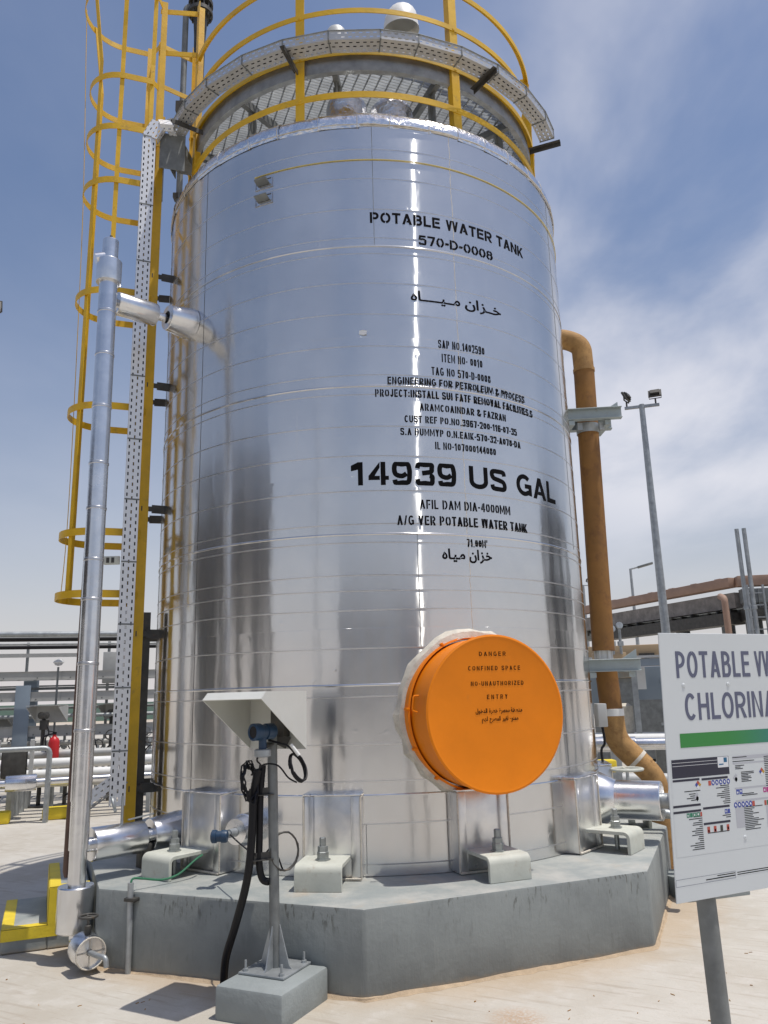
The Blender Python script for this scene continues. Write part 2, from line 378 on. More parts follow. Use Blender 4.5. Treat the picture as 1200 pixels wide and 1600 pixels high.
def thing(name, loc, label, cat, group=None):
    o = bpy.data.objects.new(name, None); COL.objects.link(o); o.location = loc; o.empty_display_size = 0.2
    ORG[o.name] = Vector(loc); return tag(o, label, cat, group)
def pol(r, az, z=0.0):
    a = R_(az); return Vector((r * math.sin(a), -r * math.cos(a), z))
def rad(az): return Vector((math.sin(R_(az)), -math.cos(R_(az)), 0))
def tan_(az): return Vector((math.cos(R_(az)), math.sin(R_(az)), 0))
def arc(r, a0, a1, z, n): return [pol(r, a0 + (a1 - a0) * i / n, z) for i in range(n + 1)]
ZV = Vector((0, 0, 1))
def fillet(pts, r, n=5):
    """round the inner corners of a polyline"""
    P_ = [Vector(p) for p in pts]; out = [P_[0]]
    for i in range(1, len(P_) - 1):
        a = (P_[i - 1] - P_[i]); b = (P_[i + 1] - P_[i]); k = min(r, a.length * 0.45, b.length * 0.45)
        s_ = P_[i] + a.normalized() * k; e = P_[i] + b.normalized() * k
        out += [s_.lerp(P_[i], t).lerp(P_[i].lerp(e, t), t) for t in [j / n for j in range(n + 1)]]
    return out + [P_[-1]]
def spline(pts, n=8):
    P_ = [Vector(p) for p in pts]; out = []
    for i in range(len(P_) - 1):
        p0 = P_[max(i - 1, 0)]; p1 = P_[i]; p2 = P_[i + 1]; p3 = P_[min(i + 2, len(P_) - 1)]
        for j in range(n):
            t = j / n
            out.append(0.5 * ((2 * p1) + (p2 - p0) * t + (2 * p0 - 5 * p1 + 4 * p2 - p3) * t * t + (3 * p1 - p0 - 3 * p2 + p3) * t ** 3))
    return out + [P_[-1]]

# ------------------------------------------------------------------ lettering: a plain bold sans cut from strokes, with or without stencil bridges
def _cat(p, n=6):
    out = []
    for i in range(len(p) - 1):
        a, b, c, d = p[max(i - 1, 0)], p[i], p[i + 1], p[min(i + 2, len(p) - 1)]
        for j in range(n):
            u = j / n
            out.append(tuple(.5 * (2 * b[k] + (c[k] - a[k]) * u + (2 * a[k] - 5 * b[k] + 4 * c[k] - d[k]) * u * u + (3 * b[k] - a[k] - 3 * c[k] + d[k]) * u ** 3) for k in (0, 1)))
    return out + [p[-1]]
def _ell(cx, cy, rx, ry, a0, a1, n=14, e=0.96):
    out = []
    for i in range(n + 1):
        a = R_(a0 + (a1 - a0) * i / n); c, s_ = math.cos(a), math.sin(a)
        out.append((cx + rx * math.copysign(abs(c) ** e, c), cy + ry * math.copysign(abs(s_) ** e, s_)))
    return out
CW = {'I': .0, '1': .42, 'M': .80, 'W': .95, 'O': .72, 'G': .70, 'C': .66, 'L': .54, 'E': .58, 'F': .55, 'T': .60, 'A': .70, 'V': .66, 'N': .66, 'U': .66, 'D': .67, 'H': .66,
      '.': .0, ':': .0, '-': .30, "'": .0, '/': .40, 'R': .66, 'B': .64, 'P': .62, 'S': .63, '&': .70, 'J': .50, 'K': .68, 'Y': .64, 'Z': .60, 'X': .64}
def char_shapes(ch, W, t, g):
    """stroke centre lines (S) and filled outlines (F) of one capital of height 1"""
    h = t / 2; S = []; F = []; m = W / 2
    def bowl(y0, y1, xs, xe): r = (y1 - y0) / 2; q = min(r, xe - xs); return [(xs, y1), (xe - q, y1)] + _ell(xe - q, (y0 + y1) / 2, q, r, 80, -80, 12, 1.0) + [(xe - q, y0), (xs, y0)]
    def ring(cx, cy, rx, ry, top=True, bot=True):
        if g:
            d = math.degrees(math.asin(min(.9, g * .62 / max(rx, .05))))
            S.append(_ell(cx, cy, rx, ry, 90 + d, 270 - d)); S.append(_ell(cx, cy, rx, ry, 90 - d, -90 + d))
        else:
            S.append(_ell(cx, cy, rx, ry, 90, 270, 18)); S.append(_ell(cx, cy, rx, ry, 90, -90, 18))
    if ch == 'I': S.append([(h, 0), (h, 1)])
    elif ch == 'L': S.append([(h, 1), (h, h), (W, h)])
    elif ch == 'E': S += [[(W, 1 - h), (h, 1 - h), (h, h), (W, h)], [(t + g, .52), (W * .93, .52)]]
    elif ch == 'F': S += [[(h, 0), (h, 1 - h), (W, 1 - h)], [(t + g, .50), (W * .9, .50)]]
    elif ch == 'T': S += [[(0, 1 - h), (W, 1 - h)], [(m, 1 - t), (m, 0)]]
    elif ch == 'H': S += [[(h, 0), (h, 1)], [(W - h, 0), (W - h, 1)], [(t + g, .52), (W - t, .52)]]
    elif ch == 'N':
        k = 1.35 * t; F += [[(0, 0), (q, 0), (q, 1), (0, 1)] for q in (min(t, W * .29),)]; q = min(t, W * .29); F += [[(W - q, 0), (W, 0), (W, 1), (W - q, 1)], [(q, 1), (q, 1 - k), (W - q, 0), (W - q, k)]]
    elif ch == 'M':
        k = 1.35 * t; q = min(t, W * .20); F += [[(0, 0), (q, 0), (q, 1), (0, 1)], [(W - q, 0), (W, 0), (W, 1), (W - q, 1)], [(q, 1), (q, 1 - k), (m, .12), (m, .12 + k)], [(W - q, 1), (W - q, 1 - k), (m, .12), (m, .12 + k)][::-1]]
    elif ch in 'AV':
        s_ = 1 / (m - .52 * t); xi = lambda y: 1.12 * t + y / s_; yi = (m - 1.12 * t) * s_
        P_ = [[(0, 0), (1.12 * t, 0), (m - g * .0, yi), (m, 1), (m - .52 * t, 1)]]; P_.append([(W - x, y) for x, y in P_[0]][::-1])
        if ch == 'A': P_.append([(xi(.20) + g, .20), (W - xi(.20), .20), (W - xi(.20 + .8 * t), .20 + .8 * t), (xi(.20 + .8 * t) + g, .20 + .8 * t)])
        else: P_ = [[(x, 1 - y) for x, y in q][::-1] for q in P_]
        F += P_
    elif ch == 'W':
        for x0 in (0, m):
            for q in char_shapes('V', m, min(t * .80, m * .36), 0)[1]: F.append([(x0 + x, y) for x, y in q])
    elif ch == 'K': S.append([(h, 0), (h, 1)]); F += [[(t + g, .25), (m + .15 * t, .55), (W, 1), (W - 1.3 * t, 1), (t + g, .52)], [(m + .2 * t, .52), (m - .55 * t, .40), (W - 1.3 * t, 0), (W, 0)]]
    elif ch == 'Y': S.append([(m, 0), (m, .42)]); F += [[(0, 1), (m - h, .42), (m, .42), (m, .66), (1.2 * t, 1)], [(W, 1), (W - 1.2 * t, 1), (m, .66), (m, .42), (m + h, .42)]]
    elif ch == 'X': F += [[(0, 0), (1.2 * t, 0), (W, 1), (W - 1.2 * t, 1)]]
    elif ch == 'Z': S += [[(0, 1 - h), (W, 1 - h)], [(0, h), (W, h)]]; F.append([(0, t), (1.2 * t, t), (W, 1 - t), (W - 1.2 * t, 1 - t)])
    elif ch in 'O0Q': ring(m, .5, m - h, .5 - h)
    elif ch == 'C': S.append(_ell(m, .5, m - h, .5 - h, 42, 318, 22))
    elif ch == 'G': S.append(_ell(m, .5, m - h, .5 - h, 42, 305, 22) + [(W - h, .15), (W - h, .46 - 0), (W * .55, .46)])
    elif ch == 'D': S += [[(h, 0), (h, 1)], bowl(h, 1 - h, t + g, W - h)]
    elif ch == 'P': S += [[(h, 0), (h, 1)], bowl(.44, 1 - h, t + g, W - h)]
    elif ch == 'R': S += [[(h, 0), (h, 1)], bowl(.46, 1 - h, t + g, W - h)]; F.append([(m - .3 * t, .46 - h), (m + .75 * t, .46 - h), (W + .1 * t, 0), (W - 1.15 * t, 0)])
    elif ch == 'B': S += [[(h, 0), (h, 1)], bowl(.53, 1 - h, t + g, W - h * 1.4), [(t + g, h)] + _ell(W - h - (W - h - t) * .5, (.53 + h) / 2, (W - h - t) * .5, (.53 - h) / 2, -90, 62, 12, 1.0)]
    elif ch == 'U': S.append([(h, 1), (h, .36)] + _ell(m, .36, m - h, .36 - h, 180, 360, 14)[1:-1] + [(W - h, .36), (W - h, 1)])
    elif ch == 'J': S.append([(W - h, 1), (W - h, .32)] + _ell(m, .32, m - h, .32 - h, 0, -170, 14)[1:])
    elif ch == 'S': S.append(_cat([(W - h * 1.1, .715), (W * .82, .90 - h * .3), (m, 1 - h), (W * .18, .90 - h * .2), (h, .74), (W * .22, .58), (m, .515), (W * .79, .435), (W - h, .275), (W * .82, .10 + h * .2), (m, h), (W * .18, .10 + h * .3), (h, .285)]))
    elif ch == '1': x = W * .66; S.append([(x, 0), (x, 1)]); F.append([(x - h, 1), (x - h, 1 - 1.55 * t), (0, .62), (0, .62 + 1.15 * t)])
    elif ch == '2': S.append(_cat([(h, .69), (W * .18, .90), (m, 1 - h), (W * .84, .89), (W - h, .70), (W * .80, .50), (m, .30), (h * 1.6, t * 1.1)])); F.append([(0, 0), (W, 0), (W, t), (0, t)])
    elif ch == '3': S += [_cat([(h, .74), (W * .2, .91), (m, 1 - h), (W * .84, .90), (W - h * 1.15, .745), (W * .80, .60), (W * .36, .53)]), _cat([(W * .74, .535 - h * 1.0), (W - h * 1.1, .40), (W - h, .27), (W * .82, .09), (m, h), (W * .18, .09), (h, .27)])]
    elif ch == '4':
        x = W * .72; S.append([(x, 0), (x, 1)]); F += [[(0, .22), (x - h - g, .22), (x - h - g, .22 + .85 * t), (0, .22 + .85 * t)], [(x + h, .22), (W, .22), (W, .22 + .85 * t), (x + h, .22 + .85 * t)],
              [(0, .22 + .85 * t), (1.25 * t, .22 + .85 * t), (x - h - g, 1 - 1.2 * t), (x - h - g, 1)]]
    elif ch == '5': S += [[(W * .93, 1 - h), (W * .20, 1 - h), (W * .13, .50)], _cat([(W * .13 + h * 1.1, .53), (m, .615), (W * .84, .53), (W - h, .33), (W * .84, .10), (m, h), (W * .18, .09), (h, .26)])]
    elif ch in '69':
        q = _cat([(W - h * 1.15, .77), (W * .80, .92), (m, 1 - h), (W * .19, .86), (h, .52), (h * 1.1, .29), (W * .22, .09), (m, h), (W * .80, .09), (W - h, .31), (W * .80, .54), (m, .61), (t + g * .8, .50)])
        S.append(q if ch == '6' else [(W - x, 1 - y) for x, y in q])
    elif ch == '7': S.append([(0, 1 - h), (W - h * .9, 1 - h)]); F.append([(W, 1), (W, 1 - .9 * t), (W * .30 + 1.1 * t, 0), (W * .30 - .1 * t, 0), (W - 1.25 * t, 1 - t), (W - h * .9, 1 - t), (W - h * .9, 1)])
    elif ch == '8':
        cy = (.54 + 1 - h) / 2; ring(m, cy, m - h * 1.25, cy - .54)
        cy = (.54 + h) / 2; ry = cy - h; d = 40
        if g: S.extend([_ell(m, cy, m - h, ry, 90 + d, 262), _ell(m, cy, m - h, ry, 90 - d, -82)])
        else: S.append(_ell(m, cy, m - h, ry, 90 + d, 450 - d, 24))
    elif ch == '-': F.append([(0, .36), (W, .36), (W, .36 + t), (0, .36 + t)])
    elif ch == '.': F.append([(0, 0), (t, 0), (t, t), (0, t)])
    elif ch == ':': F += [[(0, y), (t, y), (t, y + t), (0, y + t)] for y in (.05, .55)]
    elif ch == "'": F.append([(0, .68), (t * .8, .68), (t * .9, 1), (0, 1)])
    elif ch == '/': F.append([(0, 0), (t * .9, 0), (W, 1), (W - t * .9, 1)])
    elif ch == '&': S += [_cat([(W, .42), (W * .72, .10), (W * .40, h), (h * 1.2, .16), (h, .30), (W * .34, .52), (W * .62, .68), (W * .64, .84), (W * .42, 1 - h), (W * .20, .86), (W * .22, .72), (W * .40, .50)])]; F.append([(W * .44, .46), (W * .60, .40), (W * 1.0, 0), (W - 1.4 * t, 0)])
    return S, F
def line_bm(text, t=.17, g=0.0, wide=4.0, sp=.13):
    """a line of capitals, cap height 1, fitted to total width 'wide' by widening or narrowing the letters"""
    n = [c for c in text if c != ' ']; fixed = 0.0; var = 0.0
    for c in text:
        if c == ' ': var += .26
        elif CW.get(c, .60) == 0: fixed += t
        else: var += CW.get(c, .60)
    fixed += sp * (len(text) - 1); k = (wide - fixed) / var
    if k < .55: fixed -= sp * (len(text) - 1) * .35; sp *= .65; k = (wide - fixed) / var
    bm = bmesh.new(); x = 0.0; t = min(t, .62 * k * .36) if k < .8 else t
    def face(q):
        try: bm.faces.new([bm.verts.new((px, min(1, max(0, py)), 0)) for px, py in q])
        except ValueError: pass
    for c in text:
        if c == ' ': x += .26 * k + sp; continue
        w0 = CW.get(c, .60); W = w0 * k if w0 else t
        S, F = char_shapes(c, W, t, g)
        for q in F: face([(x + a, b) for a, b in q])
        for p in S:
            L = []; Rr = []
            for i in range(len(p)):
                d0 = Vector(p[i]) - Vector(p[i - 1]) if i else None; d1 = Vector(p[i + 1]) - Vector(p[i]) if i < len(p) - 1 else None
                d0 = (d0 or d1).normalized(); d1 = (d1 or d0).normalized() if d1 is not None else d0
                n0 = Vector((-d0.y, d0.x)); n1 = Vector((-d1.y, d1.x)); b_ = n0 + n1
                b_ = b_.normalized() if b_.length > 1e-4 else n0
                q = b_ * (t / 2) / max(.35, b_.dot(n0)); L.append((x + p[i][0] + q.x, p[i][1] + q.y)); Rr.append((x + p[i][0] - q.x, p[i][1] - q.y))
            for i in range(len(p) - 1): face([Rr[i], Rr[i + 1], L[i + 1], L[i]])
        x += W + sp
    bmesh.ops.triangulate(bm, faces=[f for f in bm.faces if len(f.verts) > 4])
    for f in bm.faces:
        if f.normal.z < 0: f.normal_flip()
    return bm
_G = {}
def glyph(ch, off):
    k = (ch, off)
    if k in _G: return _G[k]
    c = bpy.data.curves.new('tmp', 'FONT'); c.body = ch; c.resolution_u = 3; c.offset = off
    o = bpy.data.objects.new('tmp', c); COL.objects.link(o)
    dg = bpy.context.evaluated_depsgraph_get(); me = o.evaluated_get(dg).to_mesh()
    _G[k] = ([(v.co.x, v.co.y) for v in me.vertices], [tuple(p.vertices) for p in me.polygons])
    bpy.data.objects.remove(o); bpy.data.curves.remove(c)
    return _G[k]
def arabic_bm(text, off):
    """joined Arabic letter forms laid out left to right; scaled to a 0.7 high alef"""
    bm = bmesh.new(); x = 0.0
    for ch in text:
        if ch == ',': x += 0.07; continue
        vs, fs = glyph(ch, off); x0 = min(v[0] for v in vs); x1 = max(v[0] for v in vs)
        bv = [bm.verts.new((a - x0 + x, b, 0)) for a, b in vs]
        for f in fs:
            try: bm.faces.new([bv[i] for i in f])
            except ValueError: pass
        x += x1 - x0 - .015
    for v in bm.verts: v.co.x /= x; v.co.y /= .70
    return bm
def bm_obj(bm, name, m, parent):
    me = bpy.data.meshes.new(name); bm.to_mesh(me); bm.free(); me.materials.append(MATS[m])
    ob = bpy.data.objects.new(name, me); COL.objects.link(ob); ob.parent = parent; ORG[ob.name] = ORG[parent.name]
    return ob
def flat_text(text, name, m, parent, o, X, Y, width, cap, t=.15, g=0.0, sp=.13, arabic=None):
    bm = arabic_bm(text, arabic) if arabic else line_bm(text, t, g, width / cap, sp)
    sx = width if arabic else cap; o = Vector(o) - ORG[parent.name]
    for v in bm.verts: v.co = o + Vector(X) * (v.co.x * sx) + Vector(Y) * (v.co.y * cap)
    return bm_obj(bm, name, m, parent)

# ================================================================== SETTING
gm = MB()
rings = [0, 6, 14, 30, 80, 250, 900, 3500]
gm.lathe([(max(r, .001), 0.0) for r in rings], n=48)
tag(gm.build('ground', 'ground'), 'pale sandy concrete ground running out to the desert', 'ground', kind='structure')
# thin construction joints in the apron are real grooves filled with sand
# ------------------------------------------------------------------ plinth
ZP = 0.48
PC = [(-0.085, -2.868), (1.83, -2.112), (2.60, -0.37), (2.25, 1.55), (0.75, 2.72), (-1.15, 2.6), (-2.40, 1.55), (-2.65, -0.20), (-1.865, -2.127)]
pb = MB().prism([Vector((x, y, -0.05)) for x, y in PC], (0, 0, ZP + 0.05))
plinth = pb.build('concrete_plinth', 'plinth_concrete', org=(0, 0, 0), bev=0.018, seg=2)
tag(plinth, 'grey painted many-sided concrete plinth carrying the big silver tank', 'plinth')

# wind-blown sand banked along the foot of the plinth
sd_m = MB(); rr = random.Random(17); foot = []
for (x0, y0), (x1, y1) in zip(PC, PC[1:] + PC[:1]):
    for k in range(40): foot.append(Vector((x0 + (x1 - x0) * k / 40, y0 + (y1 - y0) * k / 40, 0)))
vs = []
for k, p in enumerate(foot):
    o_ = Vector((p.x, p.y, 0)).normalized(); wdt = .016 + .018 * abs(math.sin(k * .21)) * abs(math.sin(k * .053 + .6)) * rr.uniform(.2, 1.6) + .010 * rr.random(); hg = .010 + .016 * abs(math.sin(k * .17 + 1)) * rr.uniform(.5, 1)
    vs += [p - o_ * .02 + ZV * hg, p + o_ * (.012) + ZV * hg * .7, p + o_ * wdt * .6 + ZV * hg * .25, p + o_ * wdt + ZV * .0006]
N_ = len(foot)
sd_m.add(vs, [(k * 4 + q, ((k + 1) % N_) * 4 + q, ((k + 1) % N_) * 4 + q + 1, k * 4 + q + 1) for k in range(N_) for q in range(3)])
tag(sd_m.build('sand', 'sand', ang=60), 'thin orange sand banked along the foot of the plinth', 'sand', kind='stuff')

# ================================================================== TANK
ZT = ZP + 0.004; RT = 2.05; ZTOP = 6.44
tank = thing('water_tank', (0, 0, ZT), 'tall silver cylindrical water tank clad in shiny aluminium sheet with black stencilled lettering', 'tank')
MB().lathe([(RT, ZT), (RT, 2.0), (RT, 4.0), (RT, ZTOP + 0.02)], n=256).build('shell', 'cladding', tank, ang=60)
STR = [6.19, 5.91, 5.62, 5.35, 5.21, 4.94, 4.67, 4.39, 4.14, 3.98, 3.72, 3.48, 3.20, 2.94, 2.80, 2.55, 2.44, 2.30, 2.02, 1.68, 1.35, 1.10, 0.82, 0.56]
LAP = [5.275, 4.05, 2.864, 1.758, 1.005]
def ring_r(z):
    for s_ in LAP:
        if abs(z - s_) < 0.0165: return RT + 0.009
    for s_ in STR:
        if abs(z - s_) < 0.0085: return RT + 0.003
    return RT
rs = random.Random(3)
for s_ in STR:
    # stainless band, with a small sag of its own so that it never reads as a drawn line
    k1, k2 = rs.uniform(0, 6), rs.uniform(0, 6); A = rs.uniform(0.001, 0.004)
    path = []; outs = []
    for i in range(321):
        az = -80 + i * .5; wob = A * math.sin(R_(az) * 3 + k1) + A * 0.6 * math.sin(R_(az) * 7 + k2)
        path.append(pol(RT, az, s_ + wob)); outs.append(rad(az))
    MB().sweep(path, [(-0.004, -0.0056), (0.0014, -0.0050), (0.0020, -0.0030), (0.0020, 0.0040), (-0.004, 0.0056)], outs).build('strap', 'strap_steel', tank, ang=25)
for s_ in LAP:
    prof = [(RT - 0.004, s_ - 0.010), (RT + 0.004, s_ - 0.0085), (RT + 0.0065, s_ - 0.002), (RT + 0.0055, s_ + 0.004), (RT + 0.002, s_ + 0.0085), (RT - 0.004, s_ + 0.011)]
    MB().lathe(prof, n=256).build('lap_joint', 'cladding', tank, ang=50)
def vseam(az, z0, z1, amp):
    path = []; n = 40
    for i in range(n + 1):
        z = z0 + (z1 - z0) * i / n; path.append(pol(RT - (.0026 if amp > .002 else 0), az + math.degrees((rs.uniform(-amp, amp)) / RT), z))
    MB().tube(path, 0.0042 if amp > .002 else .0024, 6).build('sheet_seam', 'sealant' if amp > 0.002 else ('dark_steel' if az < -40 else 'galv_dark'), tank)
vseam(-43.6, 0.5, 6.42, 0.001)
for z0, z1 in ((0.5, 1.75), (1.76, 2.85), (2.87, 4.03), (4.06, 5.26), (5.29, 6.42)): vseam(21.6 + rs.uniform(-.5, .5), z0, z1, 0.0045)
for az, z0, z1 in ((2.5, 5.29, 6.42), (-14.5, 0.6, 1.0), (62, 2.9, 6.4), (48, 0.5, 1.75), (-70, 0.5, 6.4), (72, 0.5, 4.0), (-2, .5, .82), (10, 2.02, 2.86)): vseam(az, z0, z1, 0.0012)
# rounded top edge, wrapped sheet by sheet
random.seed(11)
a = -180.0
rim = MB()
while a < 180:
    b = min(a + random.uniform(7.5, 10.5), 180); jr = random.uniform(-0.004, 0.006); jz = random.uniform(-0.006, 0.006)
    prof = []
    for k in range(9):
        t = R_(-28 + k * 18); prof.append((RT - 0.078 + jr + 0.085 * math.cos(t) * 1.05, ZTOP + 0.02 + jz + 0.125 * math.sin(t)))
    o0 = len(rim.v); L = len(prof); n = 4
    vs = []
    for i in range(n + 1):
        az = a + (b - a + 0.5) * i / n; e = 0.004 if i in (0, n) else 0
        vs += [pol(r + e, az, z) for r, z in prof]
    rim.add(vs, [(i * L + k, (i + 1) * L + k, (i + 1) * L + k + 1, i * L + k + 1) for i in range(n) for k in range(L - 1)])
    jt = MB(); jt.tube([pol(r + .002, b, z) for r, z in prof], .0038, 6)
    if -100 < b < 100: jt.build('rim_joint', 'sealant', tank)
    a = b
rim.build('rim_cladding', 'foil', tank, ang=50)
MB().tube([pol(RT + .012, a_, ZTOP - .012 + .003 * math.sin(a_ * .7)) for a_ in range(-180, 180, 3)], .0045, 6, closed=True).build('rim_sealant', 'sealant', tank)
MB().lathe([(RT + 0.004, ZTOP - 0.028), (RT + 0.006, ZTOP - 0.018), (RT + 0.004, ZTOP - 0.008)], n=200).build('rim_bead', 'sealant', tank)
MB().lathe([(RT - 0.02, ZTOP + 0.10), (1.4, ZTOP + 0.24), (0.7, ZTOP + 0.36), (0.001, ZTOP + 0.42)], n=64).build('roof', 'foil', tank)
def roof_nozzle(az, r, rr, h):
    o = pol(r, az, ZTOP + 0.12)
    MB().lathe([(rr * .9, 0), (rr, 0.02), (rr, h * .72), (rr * .96, h * .82), (rr * .8, h * .93), (rr * .5, h), (0.001, h + .02)], o, n=24).build('roof_nozzle', 'foil', tank)
roof_nozzle(-4.5, 1.62, 0.19, 0.50); roof_nozzle(10.5, 1.55, 0.21, 0.50)

def cyl_text(text, az0, az1, zb, cap, t=.17, g=.05, arabic=None):
    W = R_(az1 - az0) * RT
    bm = arabic_bm(text, arabic) if arabic else line_bm(text, t, g, W / cap)
    sx = W if arabic else cap
    for v in bm.verts: v.co = Vector((v.co.x * sx, v.co.y * cap + zb, 0))
    zlo = min(v.co.y for v in bm.verts); zhi = max(v.co.y for v in bm.verts)
    for i in range(1, int(W / 0.02) + 1):
        bmesh.ops.bisect_plane(bm, geom=bm.verts[:] + bm.edges[:] + bm.faces[:], plane_co=(i * 0.02, 0, 0), plane_no=(1, 0, 0))
    for L_, hw in [(l, 0.017) for l in LAP] + [(l, 0.009) for l in STR]:
        if zlo - .02 < L_ < zhi + .02:
            for d in (-hw - 0.003, -hw, hw, hw + 0.003):
                bmesh.ops.bisect_plane(bm, geom=bm.verts[:] + bm.edges[:] + bm.faces[:], plane_co=(0, L_ + d, 0), plane_no=(0, 1, 0))
    for v in bm.verts:
        z = v.co.y; r = max(ring_r(z - 0.004), ring_r(z + 0.004), ring_r(z)) + 0.0022
        az = az0 + math.degrees(v.co.x / RT)
        v.co = pol(r, az, z - ZT)
    return bm_obj(bm, 'lettering', 'ink', tank)
cyl_text('POTABLE WATER TANK', 1.6, 44.5, 5.487, 0.099, .20, .055)
cyl_text('570-D-0008', 12.9, 32.9, 5.312, 0.088, .19, .055)
# Arabic in joined presentation forms, in visual order; a comma is a hair space
cyl_text('\ufee9,\ufe8e\u0640\u0640\u0640\ufef4\u0640\ufee3', 10.5, 22.6, 4.80, 0.085, arabic=.02)
cyl_text('\ufee5,\ufe8d,\ufeb0\u0640\ufea7', 23.9, 34.4, 4.80, 0.085, arabic=.02)
for row in (('SAP NO.1402590', 16.6, 28.7, 4.40, .071), ('ITEM NO- 0010', 17.3, 27.9, 4.28, .071), ('TAG NO 570-D-0008', 14.7, 29.9, 4.16, .069),
            ('ENGINEERING FOR PETROLEUM & PROCESS', 4.6, 40.7, 4.066, .060), ('PROJECT:INSTALL SUI FATF REMOVAL FACILITIES.S', 1.8, 43.6, 3.957, .064),
            ('ARAMCOAINDAR & FAZRAN', 11.6, 33.8, 3.852, .060), ('CUST REF PO.NO.3967-200-116-07-35', 8.1, 37.1, 3.749, .058),
            ('S.A DUMMYP O.N.EAIK-570-32-A078-DA', 7.1, 38.1, 3.644, .058), ('IL NO-107000144080', 14.8, 30.2, 3.539, .061)):
    cyl_text(*row, t=.18, g=.07)
cyl_text('14939 US GAL', -3.8, 51.4, 3.242, 0.184, .205, .035)
cyl_text('AFIL DAM DIA-4000MM', 10.8, 33.3, 3.058, .072, .16, .07)
cyl_text('A/G VER POTABLE WATER TANK', 5.8, 38.4, 2.930, .074, .17, .07)
cyl_text("71.00M'", 21.2, 26.4, 2.772, .063, .15, .07)
cyl_text('\ufee9,\ufe8e\ufef4\ufee3', 15.3, 20.6, 2.675, .075, arabic=.03)
cyl_text('\ufee5,\ufe8d,\ufeb0\ufea7', 21.6, 27.3, 2.675, .075, arabic=.03)
# insulation clips and a scrap of paper stuck to the sheet
for z in (6.0, 5.845):
    c = pol(RT, -24.4, z); r_, t_ = rad(-24.4), tan_(-24.4)
    f = MB()
    for s_ in (-1, 1):
        f.box(c + r_ * .004 + ZV * s_ * .045, (.17, .006, .008), (t_, r_, ZV)); f.box(c + r_ * .004 + t_ * s_ * .083, (.010, .008, .09), (t_, r_, ZV))
    fr = f.build('clip_frame', 'strap_steel', tank)
    MB().box(c + r_ * .035, (.12, .07, .010), (t_, (r_ + ZV * .35).normalized(), (ZV - r_ * .35).normalized())).build('insulation_clip', 'galv_dark', fr, bev=.003)
c = pol(RT + .004, -0.6, 4.5)
MB().add([c + tan_(-.6) * x + ZV * y + rad(-.6) * e for x, y, e in ((-.03, -.012, 0), (.005, -.022, .004), (.03, -.015, .012), (.034, .015, .006), (0, .02, .01), (-.028, .018, .002))], [(0, 1, 2, 3, 4, 5)]).build('paper_scrap', 'paper', tank)

# anchor chairs: insulated shroud, folded bracket, bolt
def anchor(azs, azc):
    t_, r_ = tan_(azs), rad(azs)
    B = lambda r, s_, z: r_ * r + t_ * s_ + ZV * z
    z0, z1 = ZT, 1.02; hw = 0.195
    sh = MB()
    sh.box(B(2.075, 0, (z0 + z1) / 2), (2 * hw - .06, .13, z1 - z0 - .002), (t_, r_, ZV))
    shr = sh.build('anchor_shroud', 'shroud', tank, bev=.006)
    for s_ in (-1, 1):
        MB().box(B(2.085, s_ * (hw - .032), (z0 + z1) / 2), (.068, .145, z1 - z0 - .001), (t_, r_, ZV)).build('shroud_cheek', 'shroud', shr, bev=.010)
    MB().box(B(2.085, 0, z1 + .006), (2 * hw + .02, .158, .014), (t_, r_, ZV)).build('shroud_cap', 'foil', shr, bev=.006)
    se = MB()
    for s_ in (-1, 1): se.tube([B(2.159, s_ * (hw + .003), z0 + .01), B(2.160, s_ * (hw + .003), z1 - .01), B(2.06, s_ * (hw + .006), z1 + .0)], .006, 6)
    se.tube([B(2.163, -hw, z0 + .008), B(2.163, hw, z0 + .008)], .008, 6)
    se.build('sealant_bead', 'sealant', shr)
    t_, r_ = tan_(azc), rad(azc)
    # plate folded down at its outer end
    th = .026; zt = .640; ro = 2.470; ri = 2.06; k = .048
    po = [(ri, zt), (ro - k, zt)] + [(ro - k + k * math.sin(R_(a_)), zt - k + k * math.cos(R_(a_))) for a_ in (22, 45, 68)] + [(ro, zt - k), (ro, ZP + .001)]
    pi_ = [(ro - th, ZP + .001), (ro - th, zt - k)] + [(ro - k + (k - th) * math.sin(R_(a_)), zt - k + (k - th) * math.cos(R_(a_))) for a_ in (68, 45, 22)] + [(ro - k, zt - th), (ri, zt - th)]
    poly = [r_ * r + ZV * z - t_ * .155 for r, z in po + pi_]
    br = MB().prism(poly, t_ * .31).build('anchor_bracket', 'cream', tank, bev=.003, seg=1)
    bo = MB(); cb = r_ * 2.31
    bo.cyl(cb + ZV * (ZP + .001), cb + ZV * (zt - th - .002), .018, 12)
    bo.lathe([(.05, 0), (.05, .008), (.038, .009), (.038, .05), (.034, .053), (.034, .085), (.022, .087), (.022, .135), (.018, .14), (.001, .14)], cb + ZV * (zt + .001), n=6)
    bo.build('anchor_bolt', 'bolt', br, ang=30)
for a_, b_ in ((-36.2, -38.8), (-8.1, -8.9), (20.2, 20.6), (49.5, 53.0), (82, 82)): anchor(a_, b_)

